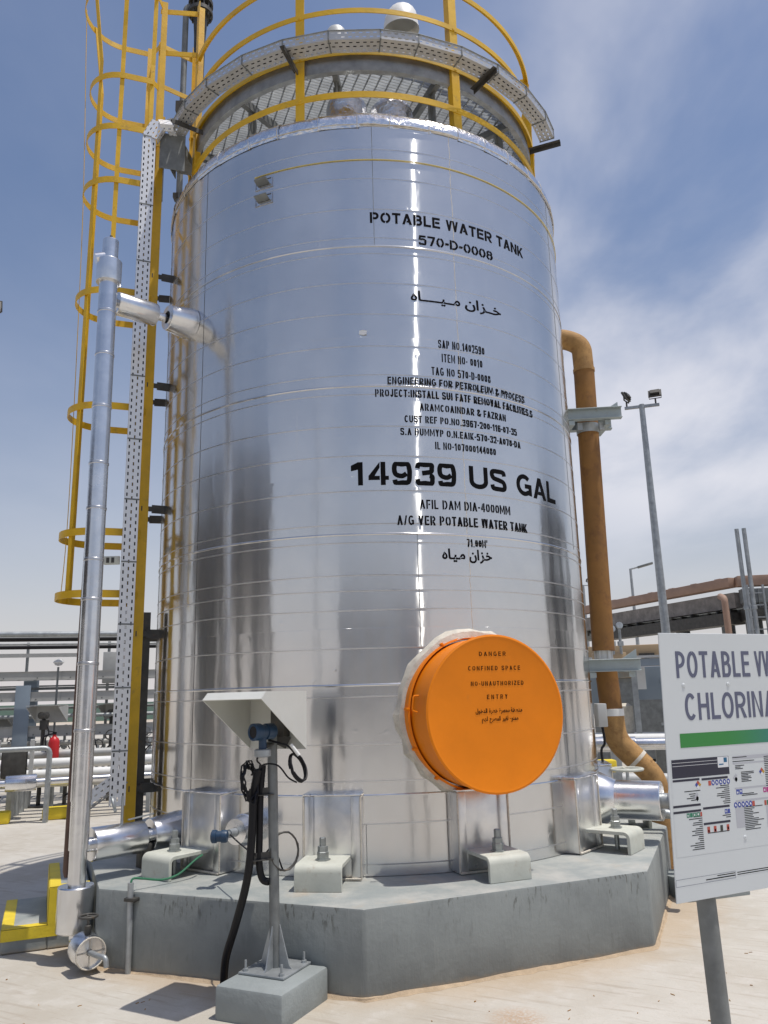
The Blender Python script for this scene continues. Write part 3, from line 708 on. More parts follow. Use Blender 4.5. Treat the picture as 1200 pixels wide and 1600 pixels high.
# manway with its orange cover
AC = 20.6; ZC = 1.545; r_, t_ = rad(AC), tan_(AC); RC = 0.525
co = MB().lathe([(RC - .01, 2.0), (RC - .004, 2.385), (RC + .008, 2.39), (RC + .010, 2.402), (RC - .004, 2.408), (RC - .02, 2.404), (0.3, 2.4035), (.001, 2.4035)], ZV * ZC, r_, n=72)
cover = co.build('manway_cover', 'orange', tank, ang=30)
MB().lathe([(RC + .018, 2.05), (RC + .020, 2.12), (RC + .006, 2.125), (RC + .002, 2.09)], ZV * ZC, r_, n=72).build('cover_flange', 'orange', cover, ang=30)
cm = MB(); rr = random.Random(5); n = 40; vs = []
for k in range(n):
    t = 2 * math.pi * k / n; d = t_ * math.cos(t) + ZV * math.sin(t)
    w_ = .052 + rr.uniform(-.014, .018) + .03 * max(0, math.sin(t)) ** 3
    for q, (ro, h) in enumerate(((RC + .012, .075), (RC + .02 + w_ * .45, .065), (RC + w_, .018), (RC + w_ + .004, -.03))):
        p = ZV * ZC + d * ro; xy = p.dot(t_); rb = math.sqrt(max(RT * RT - xy * xy, .1)); jit = rr.uniform(-.006, .006)
        vs.append(p + r_ * (rb + h + jit))
cm.add(vs, [(k * 4 + q, ((k + 1) % n) * 4 + q, ((k + 1) % n) * 4 + q + 1, k * 4 + q + 1) for k in range(n) for q in range(3)])
cm.build('sealant_collar', 'sealant', cover, ang=20)
for (t, zz) in ((R_(172), 0), (R_(8), 0)):
    hd = MB()
    d = t_ * math.cos(t) + ZV * math.sin(t); u = -t_ * math.sin(t) + ZV * math.cos(t); c = ZV * ZC + d * (RC + .004) + r_ * 2.25
    hd.tube(fillet([c - u * .055, c - u * .05 + d * .04, c + u * .05 + d * .04, c + u * .055], .02, 4), .006, 8)
    hd.build('lift_handle', 'orange', cover)
for t in (118, 176, 205, 232, 60, -60):
    d = t_ * math.cos(R_(t)) + ZV * math.sin(R_(t)); c = ZV * ZC + d * (RC + .02) + r_ * 2.10
    MB().box(c, (.03, .05, .02), (d, r_, d.cross(r_))).build('cover_lug', 'orange', cover, bev=.004)
for t in (12, -6):
    d = t_ * math.cos(R_(t)) + ZV * math.sin(R_(t)); c = ZV * ZC + d * (RC + .045) + r_ * 2.10
    cl_ = MB()
    for j in range(3): cl_.box(c + ZV * (j - 1) * .0135, (.05 - .008 * (j % 2), .07, .0135), (d, r_, ZV))
    cl_.build('hinge_lug', 'cream', cover)
O = ZV * ZC + r_ * 2.4062
def ct(text, x0, x1, y, cap, **k): flat_text(text, 'lettering', 'ink', cover, O + t_ * x0 + ZV * y, t_, ZV, x1 - x0, cap, **k)
ct('DANGER', -.115, .095, .385, .030, t=.16, g=.07, sp=.5)
ct('CONFINED SPACE', -.205, .205, .287, .030, t=.16, g=.07, sp=.42)
ct('NO-UNAUTHORIZED', -.19, .225, .183, .030, t=.16, g=.07, sp=.36)
ct('ENTRY', -.07, .09, .092, .030, t=.16, g=.07, sp=.55)
ct('\ufedd,\ufeee\ufea7,\ufeaa\ufedf,\ufe8d', -.165, -.075, .002, .028, arabic=.025)
ct('\ufe93,\ufeae\ufec4\ufea7', -.06, .005, .002, .028, arabic=.025)
ct('\ufe93,\ufeae\ufebc\ufea4\ufee3', .02, .10, .002, .028, arabic=.035)
ct('\ufe94\ufed8\ufec4\ufee8\ufee3', .11, .20, .002, .028, arabic=.035)
ct('\ufee2\ufeec\ufedf', -.12, -.075, -.052, .028, arabic=.03)
ct('\ufea1,\ufeae\ufebc\ufee4\ufedf,\ufe8d', -.06, .025, -.052, .028, arabic=.022)
ct('\ufeae\ufef4\ufed0\ufedf', .04, .085, -.052, .028, arabic=.035)
ct('\ufec9,\ufeee\ufee8\ufee4\ufee3', .095, .165, -.052, .028, arabic=.03)

# nozzles that belong to the shell
def nozzle_cone(az, z, r0, r1, L, name='nozzle'):
    o = ZV * z; d = rad(az)
    return MB().lathe([(r0, 2.0), (r0, RT + .02), (r0 * .995, RT + .05), (r1, RT + L), (r1 * .97, RT + L + .004), (r1 * .5, RT + L + .006)], o, d, n=40).build(name, 'pipe_cladding', tank, ang=30)
nozzle_cone(-49.2, 4.955, .140, .112, .235)
MB().lathe([(.136, RT - .022), (.1445, RT - .018), (.1445, RT - .004), (.138, RT)], ZV * 4.955, rad(-49.2), n=40).build('nozzle_sealant', 'dark_steel', tank)
nozzle_cone(-46.8, 0.72, .145, .115, .26)
nz = nozzle_cone(62.5, 0.80, .215, .15, .19)
d = rad(62.5); o = ZV * .80
MB().lathe([(.152, RT + .17), (.152, RT + .53), (.147, RT + .537), (.05, RT + .54)], o, d, n=40).build('nozzle_jacket', 'pipe_cladding', nz, ang=30)
MB().tube([o + d * (RT + .52), o + d * (RT + .80)], .06, 20).build('nozzle_pipe', 'galv', nz)
fl = MB()
for h in (.60, .645): fl.lathe([(.06, RT + h), (.115, RT + h), (.115, RT + h + .022), (.06, RT + h + .022)], o, d, n=24)
fl.build('pipe_flange', 'galv', nz, ang=30)
# small insulated tapping with a blue instrument head
d = rad(-24.8); o = ZV * .80
nt = MB().lathe([(.105, 2.02), (.105, RT + .16), (.10, RT + .165), (.085, RT + .25), (.03, RT + .255)], o, d, n=32).build('instrument_nozzle', 'pipe_cladding', tank, ang=30)
MB().lathe([(.028, RT + .24), (.028, RT + .33), (.018, RT + .331), (.018, RT + .39)], o, d, n=16).build('thermowell', 'galv', nt)
hd_ = o + d * (RT + .43)
dd = (tan_(-24.8) * -1 + rad(-24.8) * .4).normalized()
MB().lathe([(.001, -.055), (.036, -.05), (.04, -.04), (.04, -.012), (.034, -.01), (.034, .02), (.042, .022), (.042, .05), (.03, .058), (.001, .06)], hd_, dd, n=20).build('instrument_head', 'blue', nt, ang=40)

# ================================================================== PLATFORM ON TOP
RH = 1.92
plat = thing('top_platform', (0, 0, 6.6), 'round steel platform with yellow guard rails ringing the top of the silver tank', 'platform')
def ringpath(r, a0, a1, z, step=3.0):
    n = max(2, int(abs(a1 - a0) / step)); return [pol(r, a0 + (a1 - a0) * i / n, z) for i in range(n + 1)], [rad(a0 + (a1 - a0) * i / n) for i in range(n + 1)]
for z, hh in ((8.2, .05), (7.77, .05), (7.32, .05), (6.88, .06)):
    a0, a1 = (-62.5, 278) if z > 7 else (-62.5, 290)
    p_, o_ = ringpath(RH, a0, a1, z)
    # rolled angle: upright leg outside, flat leg turned in
    MB().sweep(p_, [(-.004, -hh), (.003, -hh), (.003, 0.003), (-.046, 0.003), (-.046, -.004), (-.004, -.004)], o_).build('guard_rail', 'yellow', plat, ang=30)
for i, az in enumerate((-62.5, -16.3, 27.5, 74.5, 120, 165, 210, 250, 278)):
    top = 8.92 if az in (-62.5, 278) else 8.23
    c = pol(RH - .03, az); r_, t_ = rad(az), tan_(az)
    pm = MB(); zb = 6.56
    pm.box(c + ZV * (zb + top) / 2 + r_ * .022, (.085, .008, top - zb), (t_, r_, ZV))
    pm.box(c + ZV * (zb + top) / 2 - r_ * .018 - t_ * .038, (.008, .072, top - zb), (t_, r_, ZV))
    po_ = pm.build('guard_post', 'yellow', plat, bev=.0015, seg=1)
    for z in (8.17, 7.74, 7.29, 6.85): MB().cyl(c + r_ * .024 + ZV * z, c + r_ * .038 + ZV * z, .013, 6).build('bolt', 'yellow', po_)
# deck: ring channel, grating, joists, legs
p_, o_ = ringpath(1.88, -180, 180, 0, 4)
MB().sweep([p + ZV * 7.06 for p in p_[:-1]], [(-.05, .08), (0, .08), (0, .20), (-.05, .20), (-.05, .193), (-.008, .193), (-.008, .087), (-.05, .087)], o_[:-1], closed=True).build('ring_beam', 'galv', plat, ang=30)
MB().sweep([p + ZV * 7.262 for p in p_[:-1]], [(-.012, 0), (-.004, 0), (-.004, .07), (-.012, .07)], o_[:-1], closed=True).build('toe_plate', 'galv', plat, ang=30)
gr = MB(); RI, RO = 0.55, 1.84
def clip_chord(x):
    if abs(x) >= RO: return []
    yo = math.sqrt(RO * RO - x * x)
    if abs(x) < RI:
        yi = math.sqrt(RI * RI - x * x); return [(-yo, -yi), (yi, yo)]
    return [(-yo, yo)]
ga = R_(20); gx = Vector((math.cos(ga), math.sin(ga), 0)); gy = Vector((-math.sin(ga), math.cos(ga), 0))
x = -1.82
while x < 1.84:
    for a, b in clip_chord(x): gr.bar(gx * a + gy * x + ZV * 7.235, gx * b + gy * x + ZV * 7.235, .005, .034)
    x += .034
x = -1.80
while x < 1.84:
    for a, b in clip_chord(x): gr.bar(gy * a + gx * x + ZV * 7.224, gy * b + gx * x + ZV * 7.224, .012, .012)
    x += .10
gr.build('grating', 'galv', plat, fix=False)
for k in range(12):
    az = -165 + 30 * k + 8
    MB().bar(pol(.6, az, 7.175), pol(1.84, az, 7.175), .05, .08).build('joist', 'galv_dark', plat)
    lg = MB(); c = pol(1.70, az); lg.bar(c + ZV * 6.52, c + ZV * 7.13, .075, .012, rad(az)); lg.bar(c + ZV * 6.52 + rad(az) * .03, c + ZV * 7.13 + rad(az) * .03, .012, .07, rad(az))
    lg.build('support_leg', 'galv_dark', plat)
for k in range(1):
    p_, o_ = ringpath(.9, -180, 180, 7.16, 6)
    MB().sweep(p_[:-1], [(-.03, -.05), (.03, -.05), (.03, .05), (-.03, .05)], o_[:-1], closed=True).build('inner_ring', 'galv_dark', plat)
# gate rails between the ladder and the platform posts
A = Vector((-2.085, -.925, 0)); B = pol(RH, -62.5)
for z in (8.78, 8.26): MB().bar(A + ZV * z, B + ZV * z, .012, .055).build('gate_rail', 'yellow', plat)
A = Vector((-2.17, -.46, 0)); B = pol(RH, 278)
for z in (8.78, 8.26): MB().bar(A + ZV * z, B + ZV * z, .012, .055).build('gate_rail', 'yellow', plat)
lp = MB(); c0 = Vector((-1.99, -1.07, 0)); c1 = Vector((-1.755, -1.005, 0)); inw = Vector((.1, .97, 0)).normalized()
lp.bar(c0 + ZV * 6.98, c1 + ZV * 6.98, .008, .40)
for q in (c0, c1): lp.bar(q + inw * .03 + ZV * 7.03, q + inw * .45 + ZV * 7.03, .008, .10)
lp.prism([c0 + ZV * 7.08, c1 + ZV * 7.08, c1 + inw * .5 + ZV * 7.08, c0 + inw * .5 + ZV * 7.08], ZV * .006)
for q in (.1, .75): lp.bar(c0.lerp(c1, q) + ZV * 6.45 + inw * .05, c0.lerp(c1, q) + ZV * 7.07 + inw * .05, .04, .01, (c1 - c0).normalized())
lp.build('landing_plate', 'galv_dark', plat, bev=.002, seg=1)

# vents standing on the roof
v = thing('gooseneck_vent', (0.545, -0.43, 6.6), 'white gooseneck vent hood rising above the platform behind the cable tray', 'vent')
c = Vector((.545, -.43, 0))
MB().tube([c + ZV * 6.75, c + ZV * 8.72], .085, 24).build('riser', 'white_paint', v)
def loft(parent, name, m):
    rows = []
    f = Vector((-.35, -.94, 0)).normalized(); s_ = Vector((f.y, -f.x, 0))
    for i in range(13):
        t = i / 12; an = R_(-10 + 200 * t)
        ctr = c + ZV * (8.82 + .19 * math.sin(an)) + f * (.10 - .12 * math.cos(an)); rad_ = .115 + .085 * t
        upv = s_.cross(ZV * math.cos(an) + f * math.sin(an)).normalized()
        rows.append([ctr + s_ * rad_ * math.cos(2 * math.pi * k / 20) + upv * rad_ * math.sin(2 * math.pi * k / 20) for k in range(20)])
    vs = [p for r in rows for p in r]
    MB().add(vs, [(i * 20 + k, i * 20 + (k + 1) % 20, (i + 1) * 20 + (k + 1) % 20, (i + 1) * 20 + k) for i in range(12) for k in range(20)]).build(name, m, parent, ang=60)
loft(v, 'hood', 'white_paint')
MB().lathe([(.14, 8.60), (.16, 8.62), (.16, 8.66), (.14, 8.68), (.09, 8.69)], (c.x, c.y, 0), n=24).build('flange', 'white_paint', v)
v = thing('roof_valve', (-0.26, -0.22, 6.6), 'small grey relief valve with round cap standing behind a yellow guard post', 'valve')
c = Vector((-.26, -.22, 0))
MB().tube([c + ZV * 6.8, c + ZV * 8.9], .05, 16).build('stem', 'pale_grey', v)
MB().lathe([(.05, 8.86), (.12, 8.88), (.13, 8.95), (.13, 9.14), (.10, 9.2), (.001, 9.22)], c, n=24).build('cap', 'pale_grey', v)
v = thing('flanged_vent', (-1.97, 0.24, 6.6), 'dark bolted flange on a galvanised pipe beside the ladder top', 'pipe fitting')
c = Vector((-2.12, .21, 0)); c2 = Vector((-1.95, .25, 0))
MB().tube(fillet([c + ZV * .5, c + ZV * 10.02, c2 + ZV * 10.06], .12, 6), .036, 14).build('pipe', 'galv_dark', v)
fm = MB()
for z in (9.92, 10.06): fm.lathe([(.03, z), (.15, z), (.15, z + .05), (.03, z + .05)], c2, n=28)
for k in range(12): fm.cyl(c2 + pol(.125, 30 * k, 9.88), c2 + pol(.125, 30 * k, 10.16), .012, 8)
fm.build('flange', 'dark_steel', v, ang=30)
cm = MB(); cm.lathe([(.05, 8.95), (.06, 9.0), (.07, 9.6), (.09, 9.95)], c2, n=20)
cm.build('reducer', 'dark_steel', v)
MB().box(c + ZV * 8.55, (.14, .10, .14)).build('clamp', 'dark_steel', v); MB().box(c + ZV * 7.35, (.12, .1, .06)).build('clamp', 'dark_steel', v)

# ================================================================== LADDER
AL = -71.7; rl, tl = rad(AL), tan_(AL)
LC = Vector((-2.109, -.696, 0))
lad = thing('caged_ladder', (LC.x, LC.y, ZP), 'tall yellow caged ladder climbing the left side of the silver tank', 'ladder')
def LP(o, t, z): return LC - tl * t + rl * o + ZV * z      # o outward, t towards the viewer
MB().bar(LP(-.075, -.18, ZP), LP(-.075, -.18, 2.45), .02, .06, rl).build('support_channel', 'dark_steel', lad)  # dark bar for the far stile in shadow; the shade is its colour
for t in (.225, -.225):
    lm = MB(); z1 = 7.5
    lm.bar(LP(0, t, ZP), LP(0, t, z1), .014, .085, rl)
    lm.bar(LP(.036, t - math.copysign(.02, t), ZP), LP(.036, t - math.copysign(.02, t), z1), .04, .012, rl)
    lm.bar(LP(.01, t + math.copysign(.05, t), 7.1), LP(.01, t + math.copysign(.05, t), 8.86), .014, .06, rl)
    lm.build('stile', 'yellow', lad, bev=.0015, seg=1)
z = .75
while z < 7.3:
    MB().tube([LP(0, -.22, z), LP(0, .22, z)], .011, 8).build('rung', 'yellow', lad); z += .30
def hoop_pts(W, D, flare=0.0):
    pts = [(0.02, .25 + flare)]
    pts += [(.10, W)]
    s0 = D - W
    for k in range(17):
        a_ = R_(90 - k * 180 / 16); pts.append((s0 + W * math.cos(a_), W * math.sin(a_)))
    return pts + [(.10, -W), (.02, -.25 - flare)]
HZ = [2.59, 3.13, 4.29, 5.43, 6.60, 7.2, 7.79, 8.80]
for z in HZ:
    D = .70 if z < 8.5 else .80; W = .345 if z < 8.5 else .42
    pts = hoop_pts(W, D); path = [LP(o, t, z) for o, t in pts]; outs = []
    for i in range(len(path)):
        d = (path[min(i + 1, len(path) - 1)] - path[max(i - 1, 0)]).normalized(); outs.append(d.cross(ZV) * 1)
    MB().sweep(path, [(-.004, -.032), (.004, -.032), (.004, .032), (-.004, .032)], outs).build('cage_hoop', 'yellow', lad, ang=30)
for (o, t) in ((.13, .337), (.60, .232), (.39, -.337), (.10, -.337), (.60, -.225)):
    n_ = Vector((0, 0, 0)); c_ = (.355, 0)
    d = (rl * (o - c_[0]) - tl * (t - c_[1])) if o > .3 else -tl * t
    d.normalize(); q = ZV.cross(d)
    k = .007
    path = [LP(o, t, 2.56) - d * k, LP(o, t, 8.0) - d * k, LP(o + (.10 if o > .5 else 0), t * 1.15, 8.84) - d * k]
    sb = MB()
    sb.bar(path[0], path[1], .042, .007, d); sb.bar(path[1], path[2], .042, .007, d)
    sb.build('cage_strap', 'yellow', lad)
for z in (5.70, 4.57, 3.38, 2.26, .98):
    for t in (.225, -.225):
        r0 = LP(0, t, z); dirn = Vector((-r0.x, -r0.y, 0)).normalized(); L = math.hypot(r0.x, r0.y) - RT
        bk = MB(); bk.bar(r0 - dirn * .02, r0 + dirn * (L * .62), .012, .045); bk.bar(r0 + dirn * (L * .40), r0 + dirn * (L + .01), .014, .075)
        bb = bk.build('wall_bracket', 'dark_steel', lad)
        MB().cyl(r0 + dirn * L * .52 + tl * -.006, r0 + dirn * L * .52 - tl * .02, .013, 6).build('bolt', 'bolt', bb)

# thin yellow cords
cord = MB().tube(spline([(-2.84, -.98, 8.75), (-2.82, -.97, 8.2), (-2.75, -.95, 6.4), (-2.715, -.93, 4.4), (-2.705, -.925, 3.2), (-2.72, -.93, 2.6)], 8), .0035, 5).build('hanging_cord', 'yellow', org=(-2.7, -.93, 2.6))
tag(cord, 'thin yellow cord hanging straight down outside the ladder cage', 'cord')
cord = MB().tube([pol(RT + .006, a_, 6.085 + .004 * math.sin(a_ * .11) - (max(0, -18 - a_) * .000)) for a_ in range(-27, 100, 2)], .0042, 6).build('wrapped_cord', 'cord_yellow', org=(0, -2.05, 6.08))
tag(cord, 'thin yellow cord wrapped round the tank just below its top edge', 'cord')

# ================================================================== CABLE TRAY
tray = thing('cable_tray', (-2.07, -1.18, .9), 'galvanised slotted cable tray running up beside the ladder and round the tank top', 'cable tray')
def tray_piece(name, A, B, n, W=.15, S=.065, u0=0.0):
    """channel from A to B; n is the normal of the slotted base, side walls run back from it"""
    A = Vector(A); B = Vector(B); x = (B - A).normalized(); n = Vector(n); n = (n - x * n.dot(x)).normalized(); y = n.cross(x); L = (B - A).length
    c = [(-W / 2, -S), (-W / 2, 0), (W / 2, 0), (W / 2, -S)]
    m = MB(); v0 = [0, .06, .06 + W, .12 + W]
    for k in range(3):
        a, b = c[k], c[k + 1]; l = math.dist(a, b)
        q = [A + y * a[0] + n * a[1], B + y * a[0] + n * a[1], B + y * b[0] + n * b[1], A + y * b[0] + n * b[1]]
        off = .0 if k == 1 else -.004
        m.add(q, [(0, 1, 2, 3)], [[(u0, off), (u0 + L, off), (u0 + L, l + off), (u0, l + off)]])
    o = m.build(name, 'perforated', tray, ang=20, fix=False)
    lp_ = MB()
    for sg in (-1, 1): lp_.bar(A + y * sg * (W / 2 - .006) - n * S, B + y * sg * (W / 2 - .006) - n * S, .003, .012, y)
    lp_.build('return_lip', 'galv', o)
    return o
nb = rad(22); TV = Vector((-2.062, -1.178, 0))
zs = [.88, 1.30, 1.80, 2.32, 2.85, 3.4, 3.95, 4.55, 5.1, 5.7, 6.3, 7.05]
for i in range(len(zs) - 1):
    o = tray_piece('vertical_section', TV + ZV * zs[i], TV + ZV * zs[i + 1], nb, W=.122, u0=zs[i])
    q = MB(); jz = zs[i + 1]; yv = nb.cross(ZV)
    q.box(TV + ZV * jz + nb * .002, (.126, .003, .012), (yv, nb, ZV)); q.build('splice', 'galv_dark', o)
tray_piece('branch_section', TV + Vector((.0, .06, 1.10)), TV + Vector((-.30, .10, .90)), Vector((-.3, -.9, .1)), W=.11)
P0 = TV + ZV * 7.05; P1 = Vector((-1.985, -1.15, 7.24)); P2 = Vector((-1.87, -1.11, 7.26)); P3 = pol(2.095, -61.5, 7.235)
tray_piece('corner_section', P0, P1, nb + Vector((-.2, -.6, .3)), u0=0)
tray_piece('bridge_section', P1, P2, Vector((.25, -.75, .6)), u0=0)
tray_piece('bridge_section', P2, P3, Vector((.3, -.9, .3)), u0=0)
def ring_tray(a0, a1, u0):
    zb, zt = 7.205, 7.295; r0, r1 = 2.02, 2.165
    pts = [[pol(r, a_, z) for r, z in ((r0, zt), (r0, zb), (r1, zb), (r1, zt))] for a_ in (a0, a1)]
    L = (pts[0][2] - pts[1][2]).length; m = MB(); ls = [.09, .145, .09]
    for k in range(3):
        q = [pts[0][k], pts[1][k], pts[1][k + 1], pts[0][k + 1]]
        m.add(q, [(0, 1, 2, 3)], [[(u0, -.004), (u0 + L, -.004), (u0 + L, ls[k] - .004), (u0, ls[k] - .004)]])
    o = m.build('ring_section', 'perforated_dull', tray, ang=20, fix=False)
    lp_ = MB(); lp_.bar(pts[0][3] + ZV * .002, pts[1][3] + ZV * .002, .018, .003); lp_.build('return_lip', 'galv', o)
    lp_ = MB(); am = a1
    lp_.box(pol(2.168, am, 7.25), (.012, .004, .092), (tan_(am), rad(am), ZV)); lp_.box(pol(2.092, am, 7.202), (.012, .15, .004), (tan_(am), rad(am), ZV)); lp_.build('splice', 'galv_dark', o)
    return L
u = 0.0; a_ = -62.0
for da in (11, 10, 12, 11, 11, 12, 9, 11, 11, 11, 11, 8):
    u += ring_tray(a_, a_ + da, u); a_ += da
for az in (-56, -17.5, 33.5, 67):
    bk = MB(); bk.bar(pol(1.90, az, 7.18), pol(2.22, az, 7.18), .045, .006); bk.bar(pol(1.90, az, 7.16) + tan_(az) * .02, pol(2.22, az, 7.16) + tan_(az) * .02, .006, .05)
    bk.build('support_arm', 'dark_steel', tray)
for z in (4.75, 3.08, 1.28):
    bk = MB(); a0 = TV + ZV * z - nb * .06; b0 = LP(.03, .235, z)
    bk.bar(a0 - (b0 - a0).normalized() * .04, b0, .041, .041); bk.build('strut', 'galv', tray)
yv = nb.cross(ZV)
for k in range(4):
    off = yv * (-.040 + .027 * k) - nb * .022
    ring_ = [pol(2.055 + .026 * k, a_, 7.226) for a_ in range(-58, 68, 6)]
    MB().tube([TV + off + ZV * .95, TV + off + ZV * 7.0], .0125, 8).build('cable', 'black', tray)
    MB().tube(ring_, .0125, 8).build('cable', 'black', tray)
# small junction box on the ladder cage
jb = MB()
jc = Vector((-2.2, -1.2, 2.86))
jb.box(jc, (.13, .03, .07))
jo = jb.build('identity_plate', 'cream', org=jc, bev=.003)
tag(jo, 'small pale plate with two marks fixed between insulated pipe and cable tray', 'plate')
for s_ in (-.03, .012): MB().box(jc + Vector((s_, -.0165, .0)), (.025, .004, .045)).build('mark', 'dark_steel', jo)

# ================================================================== STANDPIPE
SB, STP = Vector((-2.06, -1.99, 0)), Vector((-2.118, -1.90, 0))
def SP(z): t = (z - .5) / 4.6; return SB.lerp(STP, t) + ZV * z
sp = thing('insulated_standpipe', (SB.x, SB.y, 0), 'shiny insulated vertical standpipe left of the tank with a drain drum at its foot', 'pipe')
jo = [.47, .70, 1.02, 1.48, 1.95, 2.42, 2.72, 3.12, 3.48, 3.95, 4.40, 4.78, 5.08]
for i in range(len(jo) - 1):
    a, b = SP(jo[i]), SP(jo[i + 1] + .012); r = .0715 if i > 1 else (.060 if i == 0 else .066)
    MB().tube([a, b], r + .0006 * (i % 2), 28).build('jacket', 'pipe_cladding', sp)
    if i > 1: MB().lathe([(r, -.012), (r + .004, -.008), (r + .004, .008), (r, .012)], b, STP - SB + ZV * 4.6, n=28).build('band', 'strap_steel', sp)
MB().lathe([(.07, 5.06), (.098, 5.062), (.10, 5.07), (.10, 5.255), (.095, 5.262), (.07, 5.263)], (STP.x, STP.y, 0), n=32).build('top_drum', 'pipe_cladding', sp, ang=30)
MB().lathe([(.064, 5.25), (.064, 5.45), (.058, 5.457), (.001, 5.457)], (STP.x, STP.y, 0), n=28).build('top_cap', 'pipe_cladding', sp, ang=30)
MB().lathe([(.05, 0), (.05, .12), (.001, .121)], (STP.x, STP.y, 5.30), (-.72, -.35, -.3), n=20).build('cap_stub', 'pipe_cladding', sp, ang=30)
MB().tube([(STP.x, STP.y, 5.45), (STP.x, STP.y, 5.50)], .012, 8).build('pin', 'dark_steel', sp)
def branch(az, z, rj, h0, h1):
    d = rad(az); o = ZV * z
    b = MB().tube([o + d * (RT + .22), o + d * 2.84], .036 if rj < .1 else .048, 20).build('branch_pipe', 'pipe_cladding', sp)
    MB().lathe([(.05, h0 - .001), (rj - .004, h0), (rj, h0 + .008), (rj, h1 - .008), (rj - .004, h1), (.04, h1 + .001)], o, d, n=36).build('valve_jacket', 'pipe_cladding', b, ang=30)
    return d, o
d, o = branch(-49.9, 4.955, .098, 2.385, 2.735)
d, o = branch(-46.2, .72, .112, 2.385, 2.775)
MB().tube([o + d * 2.55 + ZV * .10, o + d * 2.55 + ZV * .30], .01, 8).build('valve_stem', 'galv', sp)
MB().lathe([(.012, -.012), (.055, -.01), (.06, 0), (.055, .01), (.012, .012)], o + d * 2.62 + ZV * .25, (.9, .3, .3), n=24).build('gauge', 'galv', sp)
MB().bar(o + d * 2.50 + ZV * .13, o + d * 2.30 + ZV * .15, .02, .008).build('lever', 'galv', sp)
MB().box(o + d * 2.36 - ZV * .13, (.09, .09, .17), (d, ZV.cross(d), ZV)).build('pipe_shoe', 'dark_steel', sp, bev=.01)
MB().lathe([(.05, .185), (.114, .186), (.120, .194), (.120, .466), (.114, .474), (.05, .475)], (SB.x, SB.y, 0), n=40).build('drain_drum', 'pipe_cladding', sp, ang=30)
MB().tube(fillet([(SB.x, SB.y, .22), (SB.x, SB.y, .12), (-2.02, -2.06, .13), (-1.92, -2.17, .14)], .05, 5), .032, 16).build('drain_elbow', 'pipe_cladding', sp)
dv = Vector((.60, -.80, -.03)).normalized(); dc = Vector((-1.935, -2.16, .135))
vd = MB().lathe([(.05, -.001), (.094, 0), (.099, .008), (.099, .155), (.095, .163), (.090, .158), (.090, .135), (.02, .134)], dc, dv, n=40).build('drain_valve_jacket', 'pipe_cladding', sp, ang=30)
fc = dc + dv * .136; sx = ZV.cross(dv).normalized(); sz = dv.cross(sx)
q = MB()
for an in (45, 135): q.bar(fc - (sx * math.cos(R_(an - 45)) + sz * math.sin(R_(an - 45))) * .088, fc + (sx * math.cos(R_(an - 45)) + sz * math.sin(R_(an - 45))) * .088, .008, .006, dv)
q.tube([fc + (sx * math.cos(R_(k * 15)) + sz * math.sin(R_(k * 15))) * .093 + dv * .026 for k in range(24)], .005, 6, closed=True)
q.build('sealant_bead', 'sealant', vd)
MB().tube(fillet([fc, fc + dv * .10 + sx * .02, fc + dv * .16 + sx * .05, fc + dv * .165 + sx * .055 - ZV * .055], .03, 6), .0165, 14).build('spout', 'galv', vd)
hw = dc + dv * .08 + ZV * .20
q = MB(); q.tube([dc + dv * .08 + ZV * .09, hw], .008, 8); q.tube([hw + Vector((math.cos(R_(k * 15)), math.sin(R_(k * 15)), 0)) * .055 for k in range(24)], .008, 6, closed=True)
for k in range(3): q.tube([hw, hw + Vector((math.cos(R_(k * 120)), math.sin(R_(k * 120)), 0)) * .055], .006, 6)
q.lathe([(.016, .09), (.022, .105), (.022, .145), (.012, .15)], dc + dv * .08, n=12)
q.build('handwheel', 'dark_steel', vd)
tp = thing('tracing_pipe', (-2.17, -1.90, .55), 'slim dark brown tracing pipe strapped behind the shiny standpipe', 'pipe')
MB().tube([SP(.52) + Vector((-.082, .02, 0)), SP(.56) + Vector((-.082, .02, 0)), SP(1.8) + Vector((-.078, .03, 0)), SP(3.1) + Vector((-.070, .035, 0))], [.012, .024, .021, .016], 12).build('run', 'brown_pipe', tp)

# ================================================================== STEPS
A = Vector((-2.62, -1.82, 0)); e = Vector((.927, .374, 0)); wv = Vector((-.374, .927, 0)) * .95
st = thing('concrete_steps', A, 'two grey concrete steps with yellow painted edges beside the plinth', 'steps')
MB().prism([A, A + e * .30, A + e * .30 + wv, A + wv], ZV * .16).build('step', 'plinth_concrete', st, bev=.012, seg=1)
B = A + e * .295
MB().prism([B + e * .0, B + e * .27, B + e * .27 + wv, B + wv], ZV * .405).build('step', 'plinth_concrete', st, bev=.012, seg=1)
sd_ = -wv.normalized()
def band(pts, nrm, th=.004): return MB().prism([p + nrm * .0015 for p in pts], nrm * th)
ed = MB(); S_ = sd_
def quad_side(p, q, z0, z1): ed.prism([p + S_ * .001 + ZV * z0, q + S_ * .001 + ZV * z0, q + S_ * .001 + ZV * z1, p + S_ * .001 + ZV * z1], S_ * .004)
quad_side(A, B, .085, .158); quad_side(B, B + e * .07, .085, .403); quad_side(B + e * .07, B + e * .27, .33, .403)
up = ZV
def quad_top(p, a, b, z): ed.prism([p + ZV * (z + .001), p + a + ZV * (z + .001), p + a + b + ZV * (z + .001), p + b + ZV * (z + .001)], ZV * .004)
quad_top(A, e * .29, -S_ * .075, .16); quad_top(A - S_ * .075, e * .075, wv * .9, .16); quad_top(B, e * .27, -S_ * .075, .405); quad_top(B - S_ * .075, e * .075, wv * .9, .405)
for base, z0, z1 in ((A, .085, .16), (B, .165, .403)):
    ed.prism([base - e * .001 + ZV * z0, base - e * .001 + wv + ZV * z0, base - e * .001 + wv + ZV * z1, base - e * .001 + ZV * z1], -e * .004)
ed.build('edge_paint', 'yellow_concrete', st)

